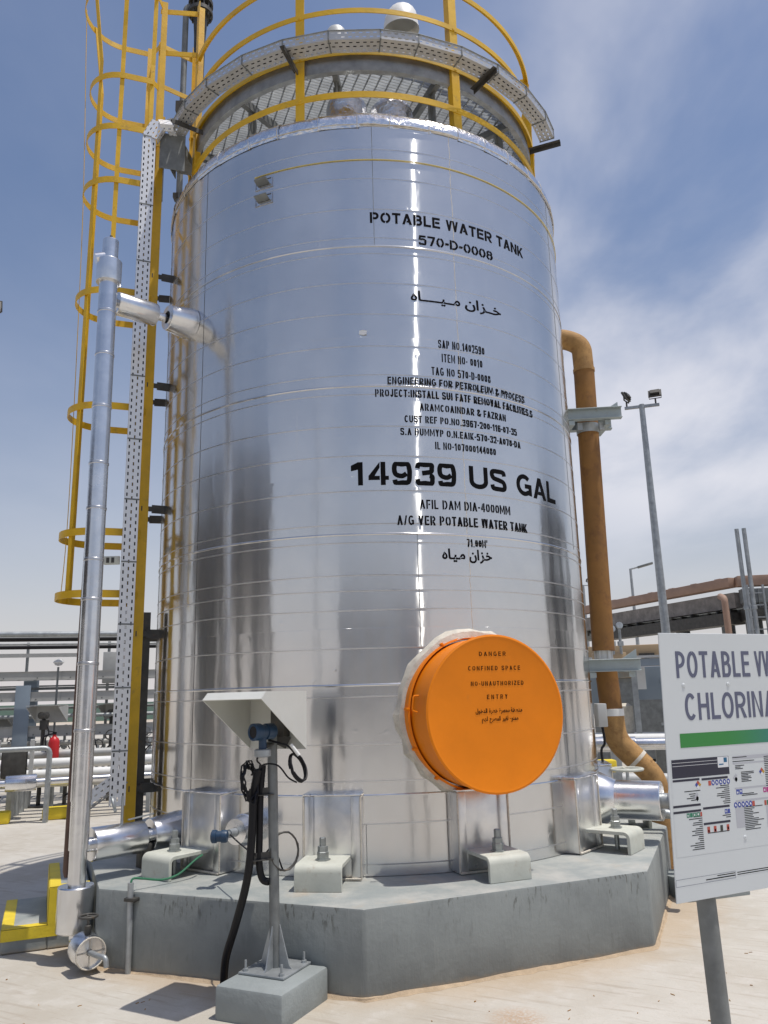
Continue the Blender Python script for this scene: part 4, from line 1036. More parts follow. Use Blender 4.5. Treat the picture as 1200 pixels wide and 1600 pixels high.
# ================================================================== INSTRUMENT STAND
bl = MB().prism([(-.905, -3.055, -.03), (-.515, -3.24, -.03), (-.295, -2.80, -.03), (-.70, -2.635, -.03)], ZV * .20).build('footing_block', 'block_concrete', org=(-.6, -2.93, 0), bev=.022, seg=2)
tag(bl, 'low grey concrete block in front of the plinth under the instrument stand', 'concrete block')
ins = thing('instrument_stand', (-.613, -2.82, .17), 'grey pipe stand carrying a pale sheet metal sunshade over a blue transmitter', 'instrument stand')
pc = Vector((-.60, -2.835, 0)); ph = R_(-26); X = Vector((math.cos(ph), math.sin(ph), 0)); Y = Vector((-math.sin(ph), math.cos(ph), 0))
MB().box(pc + ZV * .178, (.30, .30, .012), (X, Y, ZV)).build('base_plate', 'galv', ins, bev=.002, seg=1)
for i in (-1, 1):
    for j in (-1, 1):
        c = pc + X * i * .12 + Y * j * .12; q = MB(); q.cyl(c + ZV * .18, c + ZV * .24, .007, 8); q.lathe([(.016, .184), (.016, .197), (.006, .198)], c, n=6); q.build('anchor_rod', 'galv', ins)
PT = Vector((-.625, -2.84, 1.47))
MB().tube([pc + ZV * .18, PT], .030, 20).build('post', 'galv_dark', ins)
for k in range(4):
    an = ph + math.pi / 2 * k; dd = Vector((math.cos(an), math.sin(an), 0)); s_ = Vector((-dd.y, dd.x, 0))
    MB().prism([pc + dd * .028 + ZV * .184 - s_ * .004, pc + dd * .115 + ZV * .184 - s_ * .004, pc + dd * .095 + ZV * .20 - s_ * .004, pc + dd * .030 + ZV * .41 - s_ * .004], s_ * .008).build('gusset', 'galv', ins)
HP = R_(28.8); HW = Vector((math.cos(HP), -math.sin(HP), 0)); HB = Vector((math.sin(HP), math.cos(HP), 0)); HC = Vector((-.718, -2.915, 0)); w_, d_ = .432, .463
def H(x, y, z): return HC + HW * x * w_ / 2 + HB * (y - .5) * d_ + ZV * z
zf, zk, zt, zb = 1.681, 1.70, 1.722, 1.375
prof = [(0, zf), (.10, zt), (1, zt), (1, zb)]
th = .005
hm = MB()
def sheet(pts, n): hm.prism(pts, Vector(n).normalized() * th)
for sg in (-1, 1): sheet([H(sg, y, z) for y, z in prof], -HW * sg)
ft = (H(-1, .10, zt) - H(-1, 0, zf)).cross(HW)
sheet([H(-.97, 0, zf), H(.97, 0, zf), H(.97, .10, zt), H(-.97, .10, zt)], -ft if ft.z > 0 else ft)
sheet([H(-.97, .10, zt), H(.97, .10, zt), H(.97, 1, zt), H(-.97, 1, zt)], -ZV)
sheet([H(-.97, 1, zt), H(.97, 1, zt), H(.97, 1, zb), H(-.97, 1, zb)], -HB)
hm.build('sunshade', 'hood_paint', ins, ang=20)
tc = Vector((-.665, -2.965, 1.490)); ta = (-HB * .9 - HW * .25).normalized()
tm = MB().lathe([(.001, -.085), (.042, -.08), (.047, -.07), (.047, -.02), (.04, -.018), (.04, .018), (.047, .02), (.05, .03), (.05, .072), (.042, .078), (.036, .07), (.001, .068)], tc, ta, n=28).build('transmitter', 'blue', ins, ang=35)
MB().lathe([(.034, .071), (.001, .0715)], tc, ta, n=24).build('display', 'black', tm)
MB().tube([tc - ZV * .03, tc - ZV * .10], .024, 14).build('neck', 'blue', tm)
MB().lathe([(.045, -.10), (.05, -.105), (.05, -.14), (.03, -.145)], tc, n=20).build('sensor_body', 'galv', tm)
MB().bar(tc + Vector((.0, .03, -.09)), PT + Vector((0, 0, -.05)), .05, .012).build('clamp_arm', 'dark_steel', ins)
MB().box(PT + ZV * .06 + HB * .10, (.10, .10, .16), (HW, HB, ZV)).build('junction_box', 'dark_steel', ins, bev=.004)
MB().bar(PT + Vector((.01, .06, -.02)), PT + Vector((.09, .07, -.06)), .05, .07).build('clamp_arm', 'dark_steel', ins)
for z in (1.125, .765):
    b_ = MB(); b_.bar(SPp := Vector((pc.x - .01, pc.y - .02, z)), Vector((-.755, -2.875, z - .005)), .05, .006); b_.bar(SPp + ZV * .02, Vector((-.755, -2.875, z + .015)), .006, .04); b_.box(Vector((-.735, -2.872, z)), (.05, .03, .05))
    b_.build('hose_bracket', 'dark_steel', ins)
hs = thing('black_hose', (-.93, -2.45, 0), 'pair of black cable hoses clamped beside the instrument stand running to the ground', 'hose')
MB().tube(spline([(-.70, -2.90, 1.27), (-.728, -2.885, 1.12), (-.733, -2.885, .95), (-.745, -2.885, .76), (-.775, -2.86, .60), (-.845, -2.77, .38), (-.915, -2.66, .18), (-.935, -2.60, .0)], 8), .0235, 14).build('long_hose', 'black', hs)
MB().tube(spline([(-.68, -2.85, 1.29), (-.692, -2.852, 1.12), (-.695, -2.852, .9), (-.695, -2.852, .74), (-.675, -2.85, .655), (-.635, -2.86, .64)], 8), .021, 14).build('short_hose', 'black', hs)
cb = thing('instrument_cables', (-.66, -2.9, 1.2), 'tangled dark instrument cables looped and coiled around the stand post', 'cables')
def coil(c, ax, ru, rv, n, jit, r=.006, seed=1):
    rr = random.Random(seed); ax = Vector(ax).normalized(); u = ax.cross(ZV).normalized(); vv = u.cross(ax); pts = []
    for k in range(n * 20):
        t = 2 * math.pi * k / 20; j = 1 + rr.uniform(-jit, jit)
        pts.append(Vector(c) + u * ru * j * math.cos(t) + vv * rv * j * math.sin(t) + ax * (.006 * (k // 20) - .003 * n))
    return MB().tube(pts, r, 7)
coil((-.462, -2.89, 1.277), (.75, -.55, .45), .058, .085, 4, .03, .006, 2).build('coil', 'black', cb)
coil((-.548, -2.83, .80), (.35, -.9, .1), .085, .105, 3, .03, .005, 4).build('coil', 'dark_steel', cb)
coil((-.745, -2.91, 1.20), (.6, -.75, .25), .045, .105, 7, .22, .005, 5).build('coil', 'black', cb)
q = MB()
q.tube(spline([(-.64, -2.90, 1.44), (-.58, -2.90, 1.42), (-.52, -2.91, 1.40), (-.46, -2.90, 1.33)], 8), .006, 8)
q.tube(spline([(-.70, -2.93, 1.26), (-.66, -2.92, 1.30), (-.58, -2.91, 1.29), (-.52, -2.90, 1.22), (-.47, -2.89, 1.19)], 8), .005, 8)
q.tube(spline([(-.665, -2.965, 1.38), (-.70, -2.95, 1.33), (-.68, -2.93, 1.29), (-.74, -2.91, 1.24)], 8), .005, 8)
q.tube(spline([(-.98, -2.2, .80), (-.85, -2.5, .78), (-.70, -2.78, .76), (-.62, -2.82, .82), (-.56, -2.83, .70)], 8), .005, 8)
q.build('lead', 'black', cb)
MB().tube([(-.505, -2.91, 1.41), (-.455, -2.905, 1.345)], .011, 10).build('cable_gland', 'white_paint', cb)

# earthing conduit on the plinth face, with its green wire
ec = thing('earth_conduit', (-1.60, -2.26, 0), 'grey conduit on the plinth face with a green earth wire leaving its top', 'conduit')
MB().tube([(-1.605, -2.262, .0), (-1.612, -2.262, .535)], .019, 14).build('conduit', 'galv', ec)
MB().box((-1.60, -2.262, .435), (.085, .06, .022), (Vector((.92, -.39, 0)).normalized(), Vector((.39, .92, 0)).normalized(), ZV)).build('clamp', 'dark_steel', ec, bev=.004)
MB().tube(spline([(-1.612, -2.262, .50), (-1.605, -2.25, .555), (-1.55, -2.20, .545), (-1.45, -2.10, .515), (-1.36, -2.02, .53), (-1.27, -1.93, .60), (-1.24, -1.84, .615)], 8), .0072, 8).build('earth_wire', 'green_wire', ec)

# ================================================================== OVERFLOW PIPE
op = thing('overflow_pipe', (2.34, .15, 0), 'thick rusty brown overflow pipe dropping down the right side of the tank', 'pipe')
ox, oy = 2.335, .15
MB().tube(fillet([(1.98, .19, 5.47), (2.20, .17, 5.47), (2.375, .155, 5.38), (2.378, .15, 5.10)], .26, 10), .108, 28).build('top_bend', 'rust_bend', op)
MB().tube([(2.378, .15, 5.10), (2.320, .15, 2.06)], .110, 28).build('downpipe', 'rust_pipe', op)
MB().lathe([(.108, -.02), (.116, -.018), (.116, .018), (.108, .02)], (2.378, .15, 5.08), n=28).build('joint_band', 'rust_bend', op)
q = MB()
q.tube([(2.318, .15, 2.08), (2.318, .15, 1.93)], .075, 20)
for k in range(6): q.cyl((2.318 + .085 * math.cos(k), .15 + .085 * math.sin(k), 2.07), (2.318 + .085 * math.cos(k), .15 + .085 * math.sin(k), 1.95), .009, 6)
q.build('flange_gap', 'white_paint', op)
MB().tube([(2.325, .15, 1.92), (2.348, .15, 1.44)], .108, 28).build('lower_pipe', 'rust_pipe', op)
MB().lathe([(.106, -.035), (.115, -.033), (.115, .033), (.106, .035)], (2.35, .15, 1.46), n=28).build('collar', 'white_paint', op)
MB().tube(fillet([(2.35, .15, 1.44), (2.36, .15, 1.20), (2.60, .08, .94)], .22, 10), [.112] * 13, 28).build('mid_bend', 'rust_bend', op)
MB().tube([(2.46, .12, 1.09), (2.60, .08, .94)], .104, 28).build('bend_link', 'rust_pipe', op)
MB().tube(fillet([(2.53, .10, 1.01), (2.68, .055, .85), (2.70, .05, .55), (2.70, .05, .0)], .22, 10), .108, 28).build('bottom_bend', 'rust_bend', op)
dl = Vector((.24, -.07, -.26)).normalized()
MB().lathe([(.106, -.02), (.116, -.016), (.116, .016), (.106, .02)], (2.535, .10, 1.01), dl, n=28).build('joint_band', 'sealant', op)
def support(z, x1):
    s_ = thing('pipe_support', (2.05, .1, z), 'grey green steel bracket gripping the rusty overflow pipe, %s' % ('upper one against the sky' if z > 3 else 'lower one above the pale collar'), 'bracket', 'brackets holding the overflow pipe')
    for y in (-.02, .34):
        q = MB(); q.bar((2.0, y, z + .055), (x1, y - .07, z + .055), .10, .008); q.bar((2.0, y, z - .0), (x1, y - .07, z - .0), .008, .11)
        q.bar((2.0, y, z - .055), (x1, y - .07, z - .055), .08, .008)
        q.build('channel', 'steel_green', s_, bev=.0015, seg=1)
    for xa, xb in ((x1, x1 - .15), (2.075, 2.16)): MB().prism([(xa, .0 if xa > 2.3 else .08, z + .062), (xb, .0 if xa > 2.3 else .08, z + .062), (xa, .0 if xa > 2.3 else .08, z + .155)], (0, .008, 0)).build('gusset', 'steel_green', s_)
    q = MB()
    q.bar((2.52, -.06, z - .09), (2.52, .34, z - .09), .06, .05); q.build('cross_piece', 'steel_green', s_)
    MB().bar((2.14, -.06, z - .09), (2.14, .34, z - .09), .06, .05).build('cross_piece', 'steel_green', s_)
    if z < 3: return
    q = MB(); q.lathe([(.112, -.05), (.118, -.05), (.118, .05), (.112, .05)], (2.36, .15, z - .1), n=28)
    q.box((2.24, .02, z - .11), (.05, .04, .08)); q.box((2.47, .02, z - .11), (.05, .04, .08)); q.build('pipe_clamp', 'galv', s_)
support(4.50, 2.66); support(1.91, 2.60)
# small cabinet and conduit fixed at the tank's right flank
jb = thing('flank_junction_box', (2.1, -.2, 1.5), 'small pale junction box fixed on the right flank of the silver tank', 'junction box')
MB().box((2.115, -.28, 1.45), (.085, .14, .21)).build('box', 'beam_white', jb, bev=.008)
MB().tube(spline([(2.12, -.28, 1.35), (2.13, -.28, 1.20), (2.10, -.25, 1.1), (2.16, -.2, .7)], 6), .012, 8).build('cable', 'black', jb)

# ================================================================== SIGN
sa = R_(24.2); SX = Vector((math.cos(sa), math.sin(sa), 0)); SN = Vector((math.sin(sa), -math.cos(sa), 0)); SY = (ZV + SN * .05).normalized()
SO = Vector((.943, -5.177, 1.02)) - SN * .022
SZ = SX.cross(SY).normalized(); SZ = SZ if SZ.dot(SN) > 0 else -SZ
sg = thing('notice_sign', (1.06, -5.1, 0), 'white site sign with large grey POTABLE WATER lettering and green bar on a metal post', 'sign')
MB().box(SO + SX * .43 + SY * .42 - SZ * .002, (.86, .84, .004), (SX, SY, SZ)).build('panel', 'sign_face', sg, bev=.001, seg=1)
def S(u, v, k=.0): return SO + SX * u + SY * v + SZ * k * .35
def srect(name, m, rects, k=.0016, par=None):
    q = MB()
    for u0, v0, u1, v1 in rects:
        q.add([S(u0, v0, k), S(u1, v0, k), S(u1, v1, k), S(u0, v1, k)], [(0, 1, 2, 3)])
        if name not in ('small_print', 'footer_box', 'footer_print'): o = q.build(name, m, par or sg, fix=False); q = MB()
    return q.build(name, m, par or sg, fix=False) if q.f else o
def stext(t, u0, u1, v, cap): return flat_text(t, 'lettering', 'sign_ink', sg, S(u0, v, .0018), SX, SY, u1 - u0, cap, t=.145, sp=.10)
stext('POTABLE', .067, .412, .692, .088); stext('WATER', .438, .745, .692, .088)
stext('CHLORINATION', .094, .72, .554, .088)
gbm = bpy.data.meshes.new('green_bar'); gbm.from_pydata([(.062, .468, .0006), (.80, .468, .0006), (.80, .513, .0006), (.062, .513, .0006)], [], [(0, 1, 2, 3)]); gbm.materials.append(MATS['green_fade'])
gbo = bpy.data.objects.new('green_bar', gbm); COL.objects.link(gbo); gbo.parent = sg
gbo.matrix_local = Matrix.Translation(SO - Vector(sg.location)) @ Matrix(((SX.x, SY.x, SZ.x, 0), (SX.y, SY.y, SZ.y, 0), (SX.z, SY.z, SZ.z, 0), (0, 0, 0, 1)))
nt_ = srect('notice_sheet', 'sign_face', [(.012, .135, .70, .433)], .0012)
srect('navy_header', 'navy', [(.017, .374, .272, .432)], .0022, nt_)
srect('header_rule', 'paper', [(.020, .421, .22, .4222), (.020, .411, .22, .4122)], .0026, nt_)
srect('logo_field', 'paper', [(.221, .397, .270, .431)], .0028, nt_); srect('logo', 'logo_teal', [(.249, .413, .264, .428), (.226, .405, .247, .409)], .0032, nt_)
srect('heading_bar', 'navy', [(.017, .363, .134, .370), (.143, .361, .262, .368), (.012, .284, .131, .291), (.011, .266, .131, .273), (.140, .270, .260, .277), (.138, .222, .258, .229)], .0022, nt_)
srect('grey_band', 'notice_grey', [(.29, .418, .69, .430), (.29, .403, .69, .408), (.29, .322, .69, .328), (.29, .282, .69, .288), (.285, .2, .325, .27), (.43, .19, .5, .26)], .0018, nt_)
rr = random.Random(9); tl_ = []
def lines(u0, u1, v1, v0, dv, mn=.3, right=True):
    v_ = v1
    while v_ > v0:
        L = (u1 - u0) * rr.uniform(mn, 1); h = .0024
        tl_.append((u1 - L, v_, u1, v_ + h) if right else (u0, v_, u0 + L, v_ + h)); v_ -= dv
lines(.06, .134, .330, .325, .01, .9); lines(.07, .112, .321, .295, .0065, .5); lines(.07, .134, .250, .150, .0062, .2)
lines(.19, .265, .338, .282, .0062, .25); lines(.22, .262, .25, .232, .006, .4); lines(.325, .39, .375, .340, .005, .5, False); lines(.30, .345, .397, .386, .005, .5, False)
lines(.32, .41, .305, .296, .005, .6, False); lines(.325, .42, .262, .19, .0055, .4, False); lines(.44, .52, .42, .32, .006, .4, False); lines(.53, .68, .40, .2, .006, .4, False)
lines(.29, .36, .424, .422, .006, .8, False); lines(.29, .40, .411, .41, .01, .9, False); lines(.15, .25, .195, .194, .01, .9)
lines(.08, .19, .402, .40, .01, .9); lines(.30, .36, .324, .322, .01, .8, False); lines(.30, .37, .284, .283, .01, .8, False)
srect('small_print', 'ink', tl_[:-3], .0022, nt_)
def dia(u, v, r, parts, name):
    for m, (du, dv_) in parts:
        q = MB(); c = (u + du * r, v + dv_ * r); h = r * .49
        q.add([S(c[0], c[1] - h, .0024), S(c[0] + h, c[1], .0024), S(c[0], c[1] + h, .0024), S(c[0] - h, c[1], .0024)], [(0, 1, 2, 3)]); q.build(name, m, nt_, fix=False)
for (u, v) in ((.126, .349), (.425, .372)): dia(u, v, .014, (('picto_red', (0, .5)), ('gold', (.5, 0)), ('picto_blue', (-.5, 0)), ('paper', (0, -.5))), 'hazard_diamond')
for (u, v) in ((.118, .312), (.30, .360)): dia(u, v, .014, (('ink', (0, -.5)), ('notice_grey', (0, .5)), ('notice_grey', (-.5, 0)), ('ink', (.0, -.2))), 'corrosive_diamond')
def discs(us_, v, r, m):
    q = MB()
    for u in us_: q.add([S(u + r * math.cos(k * math.pi / 8), v + r * 1.15 * math.sin(k * math.pi / 8), .0024) for k in range(16)], [tuple(range(16))])
    o = q.build('pictogram', m, nt_, fix=False); q = MB()
    for u in us_: q.add([S(u + r * .5 * math.cos(k * math.pi / 3 + .3), v + r * .6 * math.sin(k * math.pi / 3), .0028) for k in range(6)], [tuple(range(6))])
    q.build('pictogram_figure', 'paper', nt_, fix=False)
discs([.193 + .0175 * k for k in range(5)], .351, .0075, 'picto_blue'); discs([.288 + .0175 * k for k in range(5)], .273, .008, 'picto_blue')
srect('pictogram', 'picto_red', [(.172, .343, .184, .358), (.366, .264, .378, .280), (.152, .198, .164, .216), (.181, .198, .193, .216), (.239, .198, .251, .216), (.126, .251, .134, .264), (.424, .262, .434, .278)], .0024, nt_)
srect('pictogram', 'dark_steel', [(.210, .198, .222, .216)], .0024, nt_)
srect('pictogram_figure', 'ink', [(.155, .199, .161, .206), (.184, .199, .190, .207), (.242, .200, .248, .209)], .0028, nt_)
srect('pictogram', 'picto_blue', [(.296, .306, .309, .322), (.311, .306, .324, .322), (.236, .250, .247, .264), (.249, .250, .260, .264)], .0024, nt_)
srect('pictogram', 'picto_green', [(.067, .251, .079, .264), (.081, .251, .093, .264), (.095, .251, .107, .264), (.109, .251, .124, .264), (.436, .262, .446, .278)], .0024, nt_)
srect('pictogram', 'picto_pink', [(.424, .304, .437, .320), (.439, .304, .452, .320)], .0024, nt_)
srect('pictogram_figure', 'paper', [(.299, .309, .305, .315), (.315, .312, .320, .319), (.239, .254, .243, .260), (.070, .254, .074, .260), (.099, .254, .103, .261), (.114, .255, .120, .261), (.428, .308, .433, .315)], .0028, nt_)
fb = [(.002, .0685, .262, .0695), (.002, .048, .262, .049), (.002, .048, .003, .0695), (.261, .048, .262, .0695)]
srect('footer_box', 'sign_ink', fb, .0022, nt_); srect('footer_print', 'ink', [(.18, .0625, .26, .0652), (.13, .055, .26, .058), (.27, .0625, .62, .065), (.27, .056, .5, .0585)], .0024, nt_)
for u, v in ((.095, .668), (.30, .668), (.32, .168), (.62, .168), (.62, .668)): MB().lathe([(.008, 0), (.006, .0018), (.001, .0024)], S(u, v, .001), SZ, n=14).build('rivet', 'sign_face', sg)
for u in (.165, .70):
    pb_ = S(u, 0) - SZ * .05; b0 = Vector((pb_.x + .02, pb_.y, 0))
    MB().tube([b0, Vector((pb_.x - .004, pb_.y, 1.80))], .0305, 20).build('post', 'post_steel', sg)
for v in (.17, .67): MB().bar(S(.05, v) - SZ * .011, S(.80, v) - SZ * .011, .03, .012, SZ).build('back_rail', 'galv', sg)

# ================================================================== RIGHT BACKGROUND
def flood(q_, c, d, s=1.0):
    """head of a floodlight at c, facing d"""
    d = Vector(d).normalized(); x = d.cross(ZV).normalized(); y = x.cross(d)
    h = MB(); h.box(c, (.44 * s, .30 * s, .07 * s), (x, y, d)); h.box(c - d * .07 * s, (.30 * s, .16 * s, .10 * s), (x, y, d))
    for k in range(6): h.box(c - d * .05 * s + x * (k - 2.5) * .06 * s, (.008 * s, .26 * s, .07 * s), (x, y, d))
    f = h.build('floodlight', 'dark_steel', q_, bev=.004, seg=1)
    MB().box(c + d * .037 * s, (.40 * s, .26 * s, .006), (x, y, d)).build('glass', 'pale_grey', f)
    b = MB(); b.bar(c + x * .2 * s, c + x * .2 * s - ZV * .18 * s, .03, .012, x); b.bar(c - x * .2 * s, c - x * .2 * s - ZV * .18 * s, .03, .012, x); b.bar(c - x * .2 * s - ZV * .18 * s, c + x * .2 * s - ZV * .18 * s, .03, .012)
    b.tube([c - ZV * .18 * s, c - ZV * .36 * s], .03 * s, 10); b.build('yoke', 'dark_steel', f)
def mast(x, y, h, label, heads, s=1.0):
    m = thing('floodlight_mast', (x, y, 0), label, 'light mast', 'floodlight masts')
    MB().tube([(x, y, 0), (x, y, h * .5), (x, y, h)], [.105, .085, .06], 16).build('pole', 'galv', m)
    MB().box((x, y, .02), (.36, .36, .04)).build('base_plate', 'galv', m)
    ca = MB(); ca.bar((x - .55 * s, y + .1, h - .05), (x + .55 * s, y - .12, h - .05), .06, .06); ca.build('cross_arm', 'galv', m)
    for dx, d in heads: flood(m, Vector((x + dx * s, y + .02 - dx * .2, h + .36 * s)), d, s)
    return m
mast(6.29, 9.05, 8.02, 'tall grey floodlight mast with two dark lamp heads standing behind the white sign', ((-.46, (-.75, .62, -.45)), (.46, (.35, .85, -.50))), .66)
# street lamps, far off
def street_lamp(x, y, h, dx, label):
    m = thing('street_lamp', (x, y, 0), label, 'street lamp', 'street lamps in the distance')
    MB().tube([(x, y, 0), (x, y, h)], [.11, .06], 12).build('pole', 'galv', m)
    MB().tube([(x, y, h - .02), (x + dx, y - .3 * dx, h + .18 * abs(dx))], .045, 10).build('arm', 'galv', m)
    c = Vector((x + dx * 1.3, y - .3 * dx * 1.3, h + .24 * abs(dx)))
    MB().box(c, (.75, .28, .10), (Vector((dx, -.3 * dx, .25 * abs(dx))).normalized(), Vector((.3, 1, 0)).normalized(), Vector((-.24, .07, .96)))).build('lamp_head', 'galv_dark', m, bev=.03)
street_lamp(12.72, 30.1, 7.42, .52, 'slim street lamp with one arm seen above the pipe rack')
mast(15.78, 50.0, 9.3, 'small distant floodlight mast glimpsed between the tank and the rusty pipe', ((-.4, (-.8, -.5, -.5)), (.4, (.6, -.7, -.5))), .9)
# elevated pipe rack
rk = thing('pipe_rack', (9.0, 15, 0), 'elevated pipe rack with tan fireproofed top beam and dark cables behind the sign', 'pipe rack')
RA, RB = Vector((7.45, 20.9, 4.6)), Vector((9.99, 13.57, 4.6)); rd = (RB - RA).normalized(); rn = Vector((-rd.y, rd.x, 0))
MB().bar(RA - rd * 6 - ZV * .13, RB - ZV * .13, .35, .26).build('top_beam', 'rack_tan', rk, bev=.01)
MB().bar(RA - rd * 6 + rn * 3.2 - ZV * .17, RB + rn * 3.2 - ZV * .17, .35, .34).build('top_beam', 'rack_tan', rk, bev=.01)
MB().bar(RB - ZV * .13 + rd * .1, RB + Vector((6.5, -1.2, 0)) - ZV * .13, .35, .28).build('top_beam', 'rack_tan', rk, bev=.01)
MB().bar(RB + rd * .2 - ZV * .55, RB + Vector((6.5, -1.2, 0)) + rd * .2 - ZV * .55, .3, .38).build('cross_beam', 'galv_dark', rk)
MB().bar(RA - rd * 3 - ZV * .62 + rn * .1, RB - ZV * .62 + rn * .1, .25, .42).build('girder', 'fireproof', rk)
MB().bar(RA - rd * 0 - ZV * .62 + rn * 1.6, RB - ZV * .62 + rn * 1.6, .25, .42).build('girder', 'fireproof', rk)
MB().bar(RA + rd * 1.6 - ZV * 1.12, RB - ZV * 1.12, .5, .32).build('lower_tray', 'dark_steel', rk)
MB().bar(RB + ZV * -1.05 + rd * .2, RB + Vector((6.5, -1.2, -1.05)), .5, .32).build('lower_tray', 'dark_steel', rk)
rr = random.Random(21)
for k in range(9): MB().tube([RA + rn * (.3 + k * .28) - rd * 4 - ZV * (.85 + rr.uniform(0, .06)), RB + rn * (.3 + k * .28) - ZV * (.85 + rr.uniform(0, .06))], rr.uniform(.04, .11), 10).build('pipe', 'galv_dark', rk)
L = (RB - RA).length
for k in range(16):
    pm = MB(); c = RA + rd * (L * k / 15.5) + rn * rr.uniform(-.1, .2)
    pm.bar(c - ZV * .85, c - ZV * 1.0 - ZV * rr.uniform(0, .3), .05, .05, rd); pm.bar(c - ZV * .9, c + rn * 2.4 - ZV * .9, .07, .10)
    pm.build('hanger', 'dark_steel', rk)
for k, c in enumerate((RA - rd * .4, RB + rd * .35 + Vector((.15, 0, 0)), RB + rn * 3.2, RA + rn * 3.2 + rd * 4, RA + rd * 4.5 + rn * .9)):
    q = MB(); ax = (rd, rn, ZV); top = 4.24
    for s_ in (-1, 1): q.box(Vector((c.x, c.y, top / 2)) + rn * s_ * .14, (.30, .02, top), ax)
    q.box(Vector((c.x, c.y, top / 2)), (.014, .27, top), ax); q.build('column', 'galv_dark' if k else 'galv', rk)
for k in range(8): MB().box(RA + rd * (L * (k + .5) / 8) + ZV * .012, (.22, .2, .03), (rd, rn, ZV)).build('clip', 'rack_tan', rk)
ldm = MB(); lx = RB + rd * .5 + Vector((-.15, -.25, 0))
for s_ in (0, .42): ldm.bar(Vector((lx.x + s_, lx.y, 1.0)), Vector((lx.x + s_, lx.y, 4.3)), .05, .05, (1, 0, 0))
for k in range(10): ldm.bar((lx.x, lx.y, 1.2 + .32 * k), (lx.x + .42, lx.y, 1.2 + .32 * k), .03, .03)
ldm.build('access_ladder', 'galv', rk)
tp_ = MB().tube(fillet([(9.45, 13.0, 0), (9.45, 13.05, 3.98), (9.55, 13.5, 4.08)], .12, 6), .085, 14).build('tan_standpipe', 'rack_tan', org=(9.28, 12.9, 0))
tag(tp_, 'tan vertical pipe bending over beside the rack column behind the sign', 'pipe')
for x, y, lab in ((6.495, 5.706, 'left one of two thin galvanised poles rising above the sign'), (6.600, 5.655, 'right one of two thin galvanised poles rising above the sign')):
    pq = MB().tube([(x, y, 0), (x + .0, y, 4.39)], .036, 12); o = pq.build('conduit_pole', 'galv', org=(x, y, 0)); tag(o, lab, 'pole', 'galvanised poles behind the sign')
    q = MB(); q.lathe([(.036, 2.96), (.05, 2.965), (.05, 3.02), (.036, 3.025)], (x, y, 0), n=12); q.build('coupling', 'galv', o)
# tan container with handle and grey skid between tank and sign
ct_ = thing('tan_container', (6.8, 11.2, 0), 'tan equipment container with a dark door handle behind the grey skid', 'container')
cx = Vector((.955, -.297, 0)); cy = Vector((.297, .955, 0)); cc = Vector((7.1, 12.4, 0))
for z0, z1, nm in ((1.95, 2.34, 'body'), (2.35, 2.72, 'lid')): MB().box(cc + ZV * (z0 + z1) / 2, (3.2, 2.4, z1 - z0), (cx, cy, ZV)).build(nm, 'tan', ct_, bev=.02)
q = MB(); fcn = cc - cy * 1.22
q.box(fcn + cx * -.15 + ZV * 2.48, (.36, .05, .06), (cx, cy, ZV)); q.box(fcn + cx * -.15 + ZV * 2.41, (.12, .06, .10), (cx, cy, ZV)); q.build('handle', 'dark_steel', ct_)
for s_ in (-1.4, 1.4):
    MB().box(cc + cx * s_ - cy * 1.0 + ZV * .65, (.15, .15, 1.3), (cx, cy, ZV)).build('leg', 'galv', ct_)
MB().box(cc + ZV * 1.0, (3.0, 2.2, 1.88), (cx, cy, ZV)).build('base', 'galv_dark', ct_)
# dosing skid: grey cabinets on a frame
sk = thing('dosing_skid', (4.5, 5.6, 0), 'grey steel dosing skid with cabinets and pale tank between the overflow pipe and sign', 'equipment skid')
kc = Vector((4.75, 5.75, 0)); kx = Vector((.95, -.312, 0)); ky = Vector((.312, .95, 0))
def K(a, b, z): return kc + kx * a + ky * b + ZV * z
MB().bar(K(-1.6, -.6, 2.1), K(1.6, -.6, 2.1), .10, .12).build('frame_beam', 'grey_blue', sk)
MB().bar(K(-1.6, -.6, 2.19), K(1.6, -.6, 2.19), .16, .04).build('frame_cap', 'pale_grey', sk)
for a in (-.78, -.30, .5, 1.5): MB().bar(K(a, -.62, .45), K(a, -.62, 2.05), .09, .09, ky).build('frame_post', 'galv_dark' if a < -.5 else 'galv', sk)
MB().box(K(.35, .1, 1.77), (1.3, .9, .54), (kx, ky, ZV)).build('cabinet', 'grey_blue', sk, bev=.015)
MB().box(K(-.9, .1, 1.72), (.65, .9, .64), (kx, ky, ZV)).build('cabinet', 'grey_blue', sk, bev=.015)
MB().box(K(-.22, -.36, 1.85), (.20, .02, .36), (kx, ky, ZV)).build('panel', 'white_paint', sk)
MB().box(K(.40, -.362, 1.80), (.60, .03, .07), (kx, ky, ZV)).build('stripe', 'grey_blue', sk)
MB().lathe([(.38, .95), (.42, 1.0), (.42, 1.45), (.34, 1.58), (.12, 1.62)], K(.55, .1, 0), n=32).build('chemical_tank', 'pale_grey', sk)
MB().box(K(0, .0, .90), (3.0, 1.2, .07), (kx, ky, ZV)).build('skid_deck', 'pale_grey', sk)
MB().box(K(.5, -.62, 1.12), (.9, .05, .04), (kx, ky, ZV)).build('rail', 'galv', sk)
MB().lathe([(.16, .95), (.18, 1.0), (.18, 1.40), (.1, 1.45)], K(-.55, -.1, 0), n=24).build('pump_motor', 'sealant', sk)
for a in (-1.2, 0, 1.2): MB().box(K(a, 0, .45), (.15, .9, .85), (kx, ky, ZV)).build('plinth_leg', 'galv_dark', sk)
